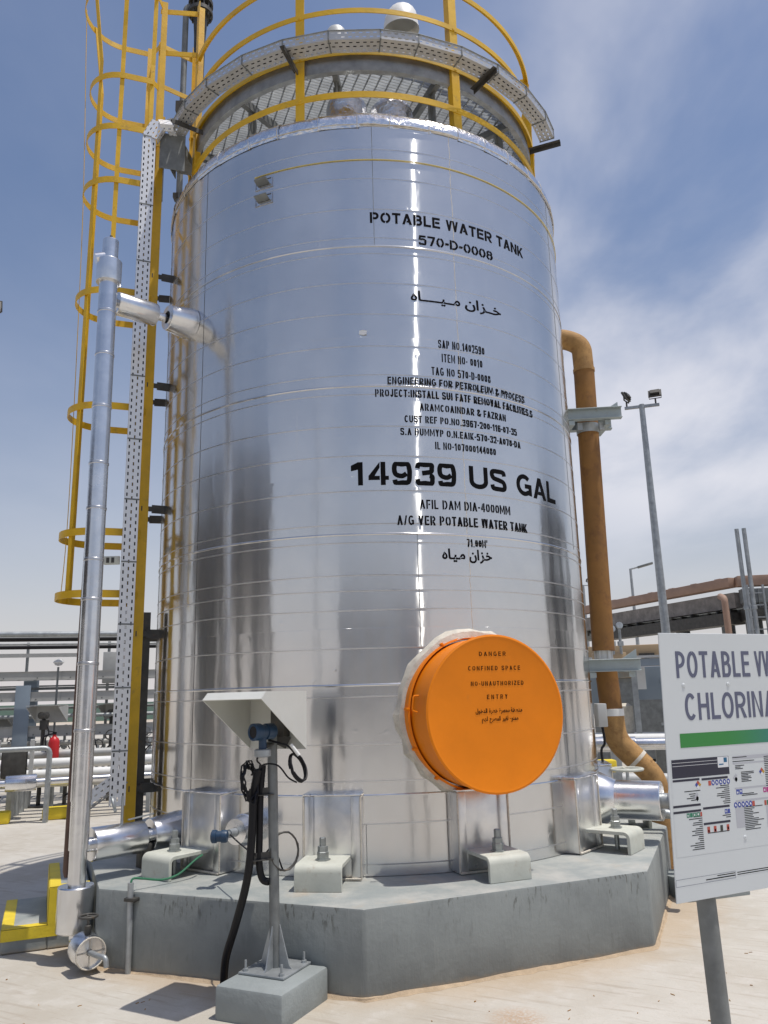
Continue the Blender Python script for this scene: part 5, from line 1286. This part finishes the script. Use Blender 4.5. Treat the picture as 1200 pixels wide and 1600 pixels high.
# instrument manifold on top, seen beside the pipe
mf = thing('gauge_manifold', (3.62, 4.4, 0), 'small manifold of valves and gauges seen just right of the rusty pipe', 'valves')
m0 = Vector((3.62, 4.35, 0))
MB().box(m0 + ZV * 2.12, (.5, .12, .22)).build('manifold_block', 'tan', mf, bev=.01)
for k in range(4):
    q = MB(); c = m0 + Vector((-.18 + .12 * k, -.05, 0)); q.tube([c + ZV * 2.2, c + ZV * (2.55 + .04 * (k % 2))], .022, 8); q.lathe([(.05, 0), (.055, .02), (.05, .05), (.001, .052)], c + ZV * (2.58 + .05 * (k % 2)), (0, -1, .2), n=14); q.box(c + ZV * 2.36, (.07, .08, .07))
    q.build('valve', 'galv', mf)
MB().bar(m0 + ZV * 0, m0 + ZV * 2.02, .08, .08, (1, 0, 0)).build('stand', 'galv', mf)
def line_pipe(name, a, b, r, m, label, cat='pipe', group=None, jackets=()):
    t = thing(name, Vector(a) * .5 + Vector(b) * .5 - ZV * (a[2] + b[2]) / 2, label, cat, group)
    MB().tube([a, b], r, 18).build('run', m, t)
    A_, B_ = Vector(a), Vector(b)
    for f0, f1, k in jackets: MB().lathe([(r, 0), (r + k, .005), (r + k, (B_ - A_).length * (f1 - f0) - .005), (r, (B_ - A_).length * (f1 - f0))], A_.lerp(B_, f0), B_ - A_, n=24).build('jacket', 'pipe_cladding', t, ang=30)
    n_ = 4
    for k in range(n_):
        c = A_.lerp(B_, (k + .5) / n_); MB().bar((c.x, c.y, 0), (c.x, c.y, c.z - r), .10, .10, (1, 0, 0)).build('pipe_leg', 'galv', t)
    return t
line_pipe('insulated_pipe', (2.2, 3.05, .98), (9.5, .65, 1.02), .075, 'pipe_cladding', 'shiny insulated pipe running level behind the bend of the rusty pipe', jackets=((.08, .16, .02),))
line_pipe('white_pipe', (2.2, 5.0, .93), (10.5, 2.3, .93), .09, 'white_paint', 'white pipe running level under the grey dosing skid', jackets=())
line_pipe('low_pipe', (2.0, 3.6, .50), (10, 1.0, .52), .08, 'pale_grey', 'pale grey pipe lying low behind the brass coloured valve', jackets=())
line_pipe('low_insulated_pipe', (2.4, 2.2, .42), (9.0, .1, .44), .06, 'pipe_cladding', 'slim shiny pipe near the ground behind the right nozzle', jackets=((.2, .3, .03),))
gv = thing('gate_valve', (2.24, -.52, .48), 'galvanised gate valve with a pale handwheel below the rusty bend', 'valve')
g0 = Vector((2.24, -.52, 0))
MB().tube([g0 + Vector((-.30, .1, .62)), g0 + Vector((.55, -.15, .62))], .05, 16).build('body_pipe', 'galv', gv)
q = MB(); q.lathe([(.08, .60), (.095, .62), (.095, .66), (.05, .67), (.045, .82), (.07, .83), (.07, .86), (.03, .87), (.014, .88), (.014, .98)], g0, n=16); q.lathe([(.10, -.03), (.10, .03)], g0 + ZV * .62, (1, -.3, 0), n=16, caps=True); q.build('bonnet', 'galv', gv, ang=30)
q = MB(); q.tube([g0 + pol(.135, 20 * k, .985) for k in range(18)], .013, 8, closed=True); q.bar(g0 + pol(.13, 0, .985), g0 + pol(.13, 180, .985), .02, .012); q.bar(g0 + pol(.13, 90, .985), g0 + pol(.13, 270, .985), .02, .012); q.build('handwheel', 'cream', gv)
MB().lathe([(.001, 0), (.10, .004), (.10, .03), (.001, .034)], g0 + Vector((.33, -.12, .75)), (.9, -.3, .1), n=24).build('flange_disc', 'galv', gv, ang=30)
yb = MB().box((2.75, 1.9, .80), (.20, .16, .14)).build('yellow_box', 'yellow_concrete', org=(2.75, 1.9, .8), bev=.02); tag(yb, 'small yellow valve box seen under the rusty bend', 'valve box')
q = MB(); q.bar((2.75, 1.9, 0), (2.75, 1.9, .73), .06, .06, (1, 0, 0)); q.build('stand', 'galv', yb)
# small slab and support stand by the plinth's right corner
sl = MB().box((2.72, -.72, .06), (.62, .42, .20), (Vector((.95, .3, 0)).normalized(), Vector((-.3, .95, 0)).normalized(), ZV)).build('support_slab', 'block_concrete', org=(2.72, -.72, 0), bev=.015)
tag(sl, 'low grey concrete slab at the right corner of the plinth under the sign', 'concrete block')
ps = thing('pipe_stand', (2.62, -.70, .16), 'pale galvanised support stand between plinth and sign holding the right nozzle', 'pipe stand')
MB().tube(fillet([(1.95, -.62, .66), (2.55, -.78, .64), (2.60, -.79, .40), (2.62, -.78, .16)], .12, 6), .035, 14).build('bent_tube', 'galv', ps)
MB().bar((2.72, -.80, .16), (2.70, -.82, .72), .14, .02, (1, 0, 0)).build('plate', 'white_paint', ps)
MB().bar((2.55, -1.0, .685), (2.85, -.9, .685), .16, .05).build('saddle', 'galv', ps)
for k in range(3): MB().cyl((2.66 + .03 * k, -.86, .16), (2.66 + .03 * k, -.86, .24), .012, 8).build('anchor_rod', 'rust_bend', ps)

# ================================================================== LEFT BACKGROUND
lk = thing('cable_rack', (-6.4, 7.2, 0), 'long rack of white cable trays on grey steel posts left of the tank', 'cable rack')
yx = Vector((.975, .22, 0))
def LB(s_, z, b=0.0): return Vector((-6.47, 7.14, 0)) + yx * s_ + Vector((-.22, .975, 0)) * b + ZV * z
for z0, z1 in ((2.14, 2.285), (1.75, 1.91), (1.12, 1.29)):
    for b in (0, .55):
        q = MB(); q.bar(LB(-5, (z0 + z1) / 2, b), LB(9, (z0 + z1) / 2, b), .006, z1 - z0); q.bar(LB(-5, z1, b), LB(9, z1, b), .035, .008); q.bar(LB(-5, z0, b), LB(9, z0, b), .035, .008)
        o = q.build('tray_side', 'beam_white', lk)
        if b == 0:
            q = MB()
            for k in range(24): q.cyl(LB(-5 + .58 * k, z0 + .03, -.008), LB(-5 + .58 * k, z0 + .03, .012), .014, 8)
            q.build('bolt', 'galv_dark', o)
            q = MB()
            for k in range(8): q.bar(LB(-4.6 + 1.75 * k, z0 + .01, -.005), LB(-4.6 + 1.75 * k, z1 - .01, -.005), .012, .004, yx)
            q.build('splice', 'galv', o)
    q = MB(); s_ = -5
    while s_ < 9: q.bar(LB(s_, z0 + .04, 0), LB(s_, z0 + .04, .55), .04, .02); s_ += .3
    q.build('tray_rung', 'beam_white', lk)
for s_ in (0, 2.62, 5.2, -2.9):
    q = MB()
    for b in (.60, .80): q.box(LB(s_, 1.1, b), (.24, .014, 2.2), (yx, Vector((-.22, .975, 0)), ZV))
    q.box(LB(s_, 1.1, .70), (.014, .2, 2.2), (yx, Vector((-.22, .975, 0)), ZV))
    q.build('post', 'grey_blue', lk)
    MB().box(LB(s_, 1.06, -.04), (.26, .02, 1.95), (yx, Vector((-.22, .975, 0)), ZV)).build('post_cover', 'grey_blue', lk, bev=.004)
q = MB(); q.bar(LB(-5, 2.60, .3), LB(1.05, 2.60, .3), .06, .07); q.bar(LB(1.05, 2.60, .3), LB(1.05, 2.2, .3), .06, .06, yx); q.build('upper_rail', 'beam_white', lk)
q = MB(); q.bar(LB(-5, 1.98, .4), LB(2.0, 1.98, .4), .04, .05); q.bar(LB(-5, 2.03, .9), LB(2.0, 2.04, .9), .03, .03); q.build('mid_rail', 'galv_dark', lk)
for s_ in (.0 + 1.0, 2.62, 4.1): MB().box(LB(s_ + .5, 2.36, .55), (.36, .25, .6), (yx, ZV.cross(yx), ZV)).build('marshalling_box', 'beam_white', lk, bev=.01)
for k, (z, r, m) in enumerate(((2.93, .050, 'galv'), (2.845, .038, 'black'), (2.765, .018, 'galv'), (2.715, .034, 'black'))):  # upper two tubes are one pipe, its lit top and shaded underside coloured in
    labs = ['upper pale pipe of the overhead bundle crossing behind the insulated standpipe', 'thick glossy black pipe of the overhead bundle left of the tank', 'pale slim pipe under the thick black overhead pipe', 'thin black cable lowest in the overhead bundle']
    t = MB().tube([LB(-6, z, -.55 + .1 * k), LB(9, z, -.55 + .1 * k)], r, 16).build('overhead_pipe', m, org=LB(0, z, -.55)); tag(t, labs[k], 'pipe', 'overhead pipes left of the tank')
for s_ in (-3.5, 8):
    o = MB().bar(LB(s_, 0, -.4), LB(s_, 2.68, -.4), .12, .12, yx).bar(LB(s_, 2.66, -.7), LB(s_, 2.66, .2), .1, .05).build('pipe_post', 'galv', org=LB(s_, 0, -.4)); tag(o, 'grey steel post carrying the overhead pipes, %s' % ('beyond the left edge' if s_ < 0 else 'hidden behind the tank'), 'post')
dl_ = thing('dome_lamp', LB(.62, 0, -.3), 'white dome shaped lamp hanging between the cable trays', 'lamp')
c = LB(.62, 0, -.3)
MB().lathe([(.001, 2.50), (.06, 2.485), (.09, 2.45), (.095, 2.43), (.085, 2.42), (.001, 2.42)], c, n=24).build('dome', 'white_paint', dl_)
MB().lathe([(.075, 2.42), (.06, 2.385), (.001, 2.37)], c, n=24).build('glass', 'notice_grey', dl_)
MB().tube([c + ZV * .0, c + ZV * 2.35], .02, 8).build('pole', 'galv_dark', dl_)
# field instruments under their own small hoods
def field_inst(x, y, h, label, seed):
    rr = random.Random(seed); t = thing('field_instrument', (x, y, 0), label, 'instrument', 'instruments on short stands')
    MB().tube([(x, y, 0), (x, y, h)], .035, 10).build('post', 'dark_steel', t)
    MB().box((x, y, .015), (.3, .3, .03)).build('base_plate', 'dark_steel', t)
    q = MB(); a0 = Vector((x - .28, y - .1, h + .16)); u_ = Vector((.5, .12, 0)); b_ = Vector((.06, .3, 0))
    q.prism([a0, a0 + u_, a0 + u_ + b_, a0 + b_], ZV * .012); q.prism([a0 + b_, a0 + b_ + u_, a0 + b_ + u_ - ZV * .28, a0 + b_ - ZV * .28], Vector((0, -.01, 0)))
    q.prism([a0 + ZV * -.02, a0 + b_, a0 + b_ - ZV * .28], Vector((.01, 0, 0))); q.prism([a0 + u_ + ZV * -.02, a0 + u_ + b_, a0 + u_ + b_ - ZV * .28], Vector((.01, 0, 0)))
    q.build('sunshade', 'beam_white', t)
    q = MB(); q.lathe([(.001, -.1), (.06, -.09), (.06, .09), (.001, .1)], (x, y - .02, h), (.8, -.6, 0), n=16); q.box((x + .02, y - .02, h - .16), (.12, .1, .16)); q.build('transmitter', 'dark_steel', t)
    q = MB(); q.tube(spline([(x + .05, y - .05, h - .1), (x + .12 + rr.uniform(0, .1), y - .08, h - .3), (x + .03, y - .07, h - .45), (x + .05, y - .05, .2)], 6), .012, 6); q.build('cable', 'black', t)
field_inst(-5.72, 6.30, 1.50, 'short instrument stand with white hood between cable trays beside the grey post', 1)
field_inst(-5.05, 7.9, 1.5, 'short instrument stand partly hidden by the insulated standpipe', 2)
field_inst(-7.15, 7.6, 1.28, 'short instrument stand at the left edge beneath the white trays', 3)
field_inst(-4.2, 9.5, 1.35, 'short dark instrument stand seen between cable tray and yellow ladder', 4)
field_inst(-5.3, 6.35, .62, 'low instrument stand beside the red fire extinguisher', 5)
# more field valves and instruments crowding the rack
spots = [(-7.9, 6.6, 'second', 0), (-6.95, 6.2, 'third', 1), (-6.1, 8.3, 'x', 2), (-4.75, 6.9, 'y', 3), (-4.3, 7.6, 'z', 1), (-3.9, 6.4, 'w', 2), (-3.3, 8.8, 'v', 0), (-7.4, 8.9, 'u', 3)]
VL = ['small valve cluster at the far left edge under the white trays', 'small valve cluster just right of the left edge under the white trays', 'small valve cluster behind the grey rack post', 'small valve cluster hidden behind the insulated standpipe',
      'small valve cluster seen between standpipe and slotted tray', 'small valve cluster just left of the yellow ladder foot', 'small valve cluster far back behind the yellow ladder', 'small valve cluster farthest back at the left edge']
for k, (x, y, _, kind) in enumerate(spots):
    rr = random.Random(70 + k); t = thing('valve_cluster', (x, y, 0), VL[k], 'valves', 'valve clusters under the cable rack')
    for j in range(3):
        xx = x + (j - 1) * .22; hh = rr.uniform(.75, 1.5)
        q = MB(); q.tube([(xx, y, 0), (xx, y, hh)], .028, 8); q.lathe([(.07, hh * .55), (.07, hh * .55 + .03)], (xx, y, 0), n=10, caps=True); q.lathe([(.05, hh * .7), (.06, hh * .72), (.06, hh * .8), (.02, hh * .83)], (xx, y, 0), n=10)
        st_ = q.build('stem', ('galv', 'dark_steel', 'galv_dark')[(j + kind) % 3], t)
        q = MB(); q.tube([Vector((xx, y, hh)) + Vector((.09 * math.cos(a_), .03 * math.sin(a_), .085 * math.sin(a_))) for a_ in [i * .524 for i in range(12)]], .012, 6, closed=True); q.bar((xx - .09, y, hh), (xx + .09, y, hh), .015, .015)
        q.build('handwheel', ('dark_steel', 'dark_steel', 'beam_white')[(j + kind) % 3], st_)
    q = MB(); q.tube([(x - .5, y + .05, .42), (x + .5, y + .05, .42)], .045, 10); q.build('manifold', 'galv', t)
    q = MB(); q.tube(spline([(x - .3, y, 1.1), (x - .15, y - .05, .8), (x + .05, y - .05, .95), (x + .25, y - .03, .5), (x + .3, y, .05)], 6), .012, 6); q.build('cable', 'black', t)
for k, (x, y, h, lab) in enumerate(((-6.9, 8.2, 2.9, 'slim grey riser pipe crossing the white trays near the left edge'), (-5.35, 8.4, 2.9, 'slim grey riser pipe crossing the white trays left of the standpipe'), (-4.05, 8.0, 2.8, 'slim grey riser pipe between the slotted tray and standpipe'))):
    o = MB().tube([(x, y, 0), (x, y, h)], .03, 8).build('riser_pipe', 'galv_dark', org=(x, y, 0)); tag(o, lab, 'pipe', 'riser pipes behind the cable rack')
for k, (b, z, r, m, lab) in enumerate(((.25, 1.47, .035, 'galv', 'thin grey pipe running between the two lower white trays'), (.3, .98, .05, 'beam_white', 'pale pipe running just under the lowest white tray'), (.9, 1.62, .028, 'galv_dark', 'thin dark pipe behind the middle white tray'))):
    o = MB().tube([LB(-5, z, b), LB(9, z, b)], r, 10).build('rack_pipe', m, org=LB(0, z, b)); tag(o, lab, 'pipe', 'thin pipes threaded through the cable rack')
fe = thing('fire_extinguisher', (-5.47, 6.15, .6), 'red fire extinguisher standing behind the galvanised handrail', 'fire extinguisher')
c = Vector((-5.46, 6.15, 0))
MB().lathe([(.001, .66), (.085, .665), (.09, .68), (.09, 1.06), (.07, 1.12), (.03, 1.15), (.03, 1.18), (.001, 1.18)], c, n=20).build('cylinder', 'red', fe)
q = MB(); q.box(c + ZV * 1.20, (.05, .05, .05)); q.bar(c + ZV * 1.22, c + Vector((-.12, -.02, 1.25)), .02, .012); q.tube(spline([c + Vector((.03, 0, 1.2)), c + Vector((-.12, -.05, 1.15)), c + Vector((-.10, -.06, .9))], 6), .012, 8); q.build('valve_handle', 'black', fe)
MB().bar(c + ZV * 0, c + ZV * .66, .08, .08, (1, 0, 0)).build('stand', 'galv_dark', fe)
# handrail
hr = thing('pipe_handrail', (-5.2, 4.3, 0), 'galvanised tube handrail in front of the pale pipes at the left edge', 'handrail')
MB().tube(fillet([(-9.0, 2.75, 1.05), (-4.855, 4.46, 1.05), (-4.85, 4.46, .56)], .09, 5), .038, 14).build('top_rail', 'galv', hr)
for s_ in (0, .42, .8): MB().bar(Vector((-9.0, 2.75, .0)).lerp(Vector((-4.855, 4.46, 0)), s_), Vector((-9.0, 2.75, 1.02)).lerp(Vector((-4.855, 4.46, 1.02)), s_), .06, .06, (1, 0, 0)).build('post', 'galv', hr)
MB().bar((-4.853, 4.46, 0), (-4.853, 4.46, .98), .085, .05, (1, 0, 0)).build('end_post', 'galv', hr)
# pale pipes on sleepers, running across
for k, (b, z, r, m, lab) in enumerate(((2.4, .86, .07, 'beam_white', 'farthest pale pipe of the low pipe bank left of the standpipe'), (1.9, .74, .08, 'white_paint', 'second pale pipe of the low pipe bank behind the handrail post'), (1.5, .60, .075, 'white_paint', 'third pale pipe of the low pipe bank, half in shade'), (1.1, .50, .06, 'beam_white', 'nearest pale pipe of the low pipe bank above the insulated pipe'))):
    p0 = Vector((-10.0, 4.3 - .5, z)) + Vector((-.22, .975, 0)) * (b - 1.0); p1 = p0 + yx * 12
    t = thing('low_pipe', (p0 + p1) / 2 - ZV * z, lab, 'pipe', 'low pipe bank left of the standpipe')
    MB().tube([p0, p1], r, 16).build('run', m, t)
    for s_ in (.15, .38, .55, .8):
        c = p0.lerp(p1, s_); MB().bar((c.x, c.y, 0), (c.x, c.y, z - r), .12, .08, (1, 0, 0)).build('pipe_leg', 'galv', t)
ip = thing('insulated_line', (-5.3, 4.5, 0), 'shiny insulated line with a fat valve jacket above the yellow blocks', 'pipe')
pa, pb2 = Vector((-8.5, 3.2, .56)), Vector((-2.6, 5.55, .56)); pd = (pb2 - pa).normalized()
MB().tube([pa, pb2], .055, 18).build('run', 'pipe_cladding', ip)
jc2 = pa + pd * 3.28
MB().lathe([(.05, -.005), (.115, 0), (.12, .01), (.12, .41), (.115, .42), (.05, .425)], jc2, pd, n=28).build('valve_jacket', 'pipe_cladding', ip, ang=30)
MB().box(jc2 + pd * .95 - ZV * .305, (.13, .10, .41), (pd, ZV.cross(pd), ZV)).build('pipe_leg', 'galv', ip)
q = MB(); q.tube([jc2 + pd * -.08 - ZV * .05, jc2 + pd * -.1 - ZV * .24], .008, 6); q.lathe([(.03, 0), (.05, .02), (.05, .05), (.02, .08)], jc2 + pd * -.1 - ZV * .33, n=12); q.tube(spline([jc2 + pd * -.12 - ZV * .3, jc2 + pd * -.2 - ZV * .35, jc2 + pd * -.22 - ZV * .5], 5), .01, 6); q.build('steam_trap', 'rust_pipe', ip)
bx = thing('dark_cabinet', (-5.3, 4.95, 0), 'dark grey cabinet with pale frame under the insulated line', 'cabinet')
c = jc2 + pd * .02 + Vector((-.1, .42, 0))
MB().box(c + ZV * .27, (.36, .3, .46), (pd, ZV.cross(pd), ZV)).build('body', 'dark_steel', bx, bev=.05)
for s_ in (-.24, .24): MB().box(c + pd * s_ + ZV * .3, (.06, .3, .6), (pd, ZV.cross(pd), ZV)).build('frame', 'beam_white', bx)
for x, y, lab in ((-4.80, 4.85, 'yellow painted kerb block standing under the pipe leg'), (-5.62, 4.45, 'yellow painted kerb block cut by the left edge')):
    b_ = MB(); u_ = Vector((.94, .34, 0)); v_ = Vector((-.34, .94, 0)); c = Vector((x, y, 0))
    pr = [(-.24, -.13), (.24, -.13), (.24, .13), (-.24, .13)]
    b_.prism([c + u_ * a + v_ * b for a, b in pr], ZV * .17); o = b_.build('kerb_block', 'yellow_concrete', org=c, bev=.03, seg=2); tag(o, lab, 'kerb block', 'yellow kerb blocks')
for k, (x0, y0, z0, x1, y1, lab) in enumerate(((-3.6, 11.5, 1.18, .5, 12.6, 'upper yellow handrail far behind the ladder'), (-3.7, 10.5, .78, .5, 11.6, 'lower yellow handrail far behind the ladder'))):
    t = thing('yellow_handrail', ((x0 + x1) / 2, (y0 + y1) / 2, 0), lab, 'handrail', 'yellow handrails behind the ladder')
    MB().tube([(x0 - 1.2, y0 - .3, z0), (x1, y1, z0)], .03, 10).build('top_rail', 'yellow', t); MB().tube([(x0 - 1.2, y0 - .3, z0 - .42), (x1, y1, z0 - .42)], .025, 10).build('mid_rail', 'yellow', t)
    for s_ in (0, .35, .7, 1): MB().tube([(x0 - 1.2 + (x1 - x0 + 1.2) * s_, y0 - .3 + (y1 - y0 + .3) * s_, 0), (x0 - 1.2 + (x1 - x0 + 1.2) * s_, y0 - .3 + (y1 - y0 + .3) * s_, z0)], .03, 10).build('post', 'yellow', t)
# far boundary wall
bw = MB().bar((-70, 62, .85), (10, 80, .85), .3, 1.7).build('boundary_wall', 'green_wall', org=(-30, 71, 0)); tag(bw, 'long low green boundary wall far across the yard on the left', 'wall')
rd_ = MB(); rd_.box((-30, 38, .008), (90, 9, .008), (Vector((.97, .22, 0)).normalized(), Vector((-.22, .97, 0)).normalized(), ZV))
o = rd_.build('road', 'fireproof'); tag(o, 'grey brown plant road crossing behind the pipe racks', 'road', kind='structure')
# second lamp mast whose head just enters the frame at the left
mast(-8.62, 8.25, 10.03, 'floodlight mast at the left edge, only one lamp head in view', ((-.46, (-.6, -.5, -.5)), (.47, (.3, -.9, -.5))), .82)
# structures beyond the frame on the left and behind the camera that the bright cladding mirrors
Q0, Q1 = Vector((-8.7, -8.3, 0)), Vector((-12.6, .9, 0)); qd = (Q1 - Q0).normalized(); qn = Vector((-qd.y, qd.x, 0)); qn = qn if qn.x < 0 else -qn; qL = (Q1 - Q0).length
for f0, f1, lab in ((0, .655, 'dark steel pipe rack bay beyond the left edge, nearer one'), (.70, 1.0, 'dark steel pipe rack bay beyond the left edge, farther one')):
    a, b = Q0 + qd * qL * f0, Q0 + qd * qL * f1
    t = thing('yard_rack', a.lerp(b, .5), lab, 'pipe rack', 'yard racks mirrored in the tank')
    for k in range(3 if f0 == 0 else 2):
        for d in (0, 3.2): c = a.lerp(b, k / (2 if f0 == 0 else 1) * .94 + .03) + qn * d; MB().bar(c, c + ZV * 6.5, .34, .34, qd).build('column', 'dark_steel', t)
    for z, hh in ((3.55, .5), (6.25, .55)):
        for d in (0, 3.2): MB().bar(a + qn * d + ZV * z, b + qn * d + ZV * z, .3, hh).build('girder', 'dark_steel', t)
    for z in (4.0, 4.5, 5.05, 5.55):
        for k in range(5): MB().tube([a + qn * (.35 + .6 * k) + ZV * (z + .03 * k), b + qn * (.35 + .6 * k) + ZV * (z + .03 * k)], .22, 10).build('pipe_run', 'rack_brown', t)
    MB().bar(a + qn * 3.3 + ZV * 4.9, b + qn * 3.3 + ZV * 4.9, .06, 2.4).build('cladding_sheet', 'rack_brown', t)
    for k in range(3): c = a.lerp(b, .2 + .3 * k) + qn * 1.6; MB().box(c + ZV * 1.65, (.7, .8, 3.3), (qd, qn, ZV)).build('equipment', 'galv_dark', t, bev=.03)
a, b = Vector((11.5, 1.6, 0)), Vector((13.2, 7.2, 0)); qd = (b - a).normalized(); qn = Vector((qd.y, -qd.x, 0))
t = thing('yard_rack', a.lerp(b, .5), 'dark steel pipe rack bay beyond the right edge', 'pipe rack', 'yard racks mirrored in the tank')
for f in (.03, .5, .97):
    for d in (0, 3.0): c = a.lerp(b, f) + qn * d; MB().bar(c, c + ZV * 5.6, .34, .34, qd).build('column', 'dark_steel', t)
for z in (2.2, 3.6, 5.4):
    for d in (0, 3.0): MB().bar(a + qn * d + ZV * z, b + qn * d + ZV * z, .3, .5).build('girder', 'dark_steel', t)
    for k in range(5): MB().tube([a + qn * (.35 + .55 * k) + ZV * (z + .45), b + qn * (.35 + .55 * k) + ZV * (z + .45)], .2, 10).build('pipe_run', 'dark_steel', t)
cbd = thing('control_building', (3, -34, 0), 'low grey control building behind the camera', 'building')
MB().box((3, -36, 2.9), (26, 6, 5.8)).build('walls', 'fireproof', cbd); MB().box((3, -36, 5.95), (26.6, 6.6, .3)).build('roof', 'galv_dark', cbd)
for k in range(6): MB().box((-7 + 4 * k, -32.98, 3.4), (1.8, .08, 1.3)).build('window', 'grey_blue', cbd)
MB().box((5, -32.98, 1.1), (1.1, .08, 2.2)).build('door', 'galv_dark', cbd)
mast(-6.6, -14.5, 8.0, 'floodlight mast behind the camera on the left', ((-.46, (-.6, .5, -.5)), (.46, (.3, .8, -.5))), .82)

# loose bits lying on the concrete
db = MB(); rr = random.Random(31)
for k in range(170):
    x, y = rr.uniform(-2.6, 2.6), rr.uniform(-4.6, -2.2)
    if y > -3.05 + .38 * abs(x) - .05 or (-1.0 < x < -.2 and y > -3.35): continue
    an = rr.uniform(0, 6.3); L = rr.uniform(.004, .030); u_ = Vector((math.cos(an), math.sin(an), 0)); v_ = Vector((-u_.y, u_.x, 0)); hgt = rr.uniform(.002, .006); wd2 = rr.uniform(.002, .006)
    db.prism([Vector((x, y, .0005)) + u_ * a * L / 2 + v_ * b * wd2 / 2 for a, b in ((-1, -1), (1, -.6), (.8, 1), (-.9, .7))], ZV * hgt)
tag(db.build('debris', 'rust_bend', org=(0, -3.4, 0)), 'scattered grit and dry twigs on the pale concrete ground', 'debris', kind='stuff')
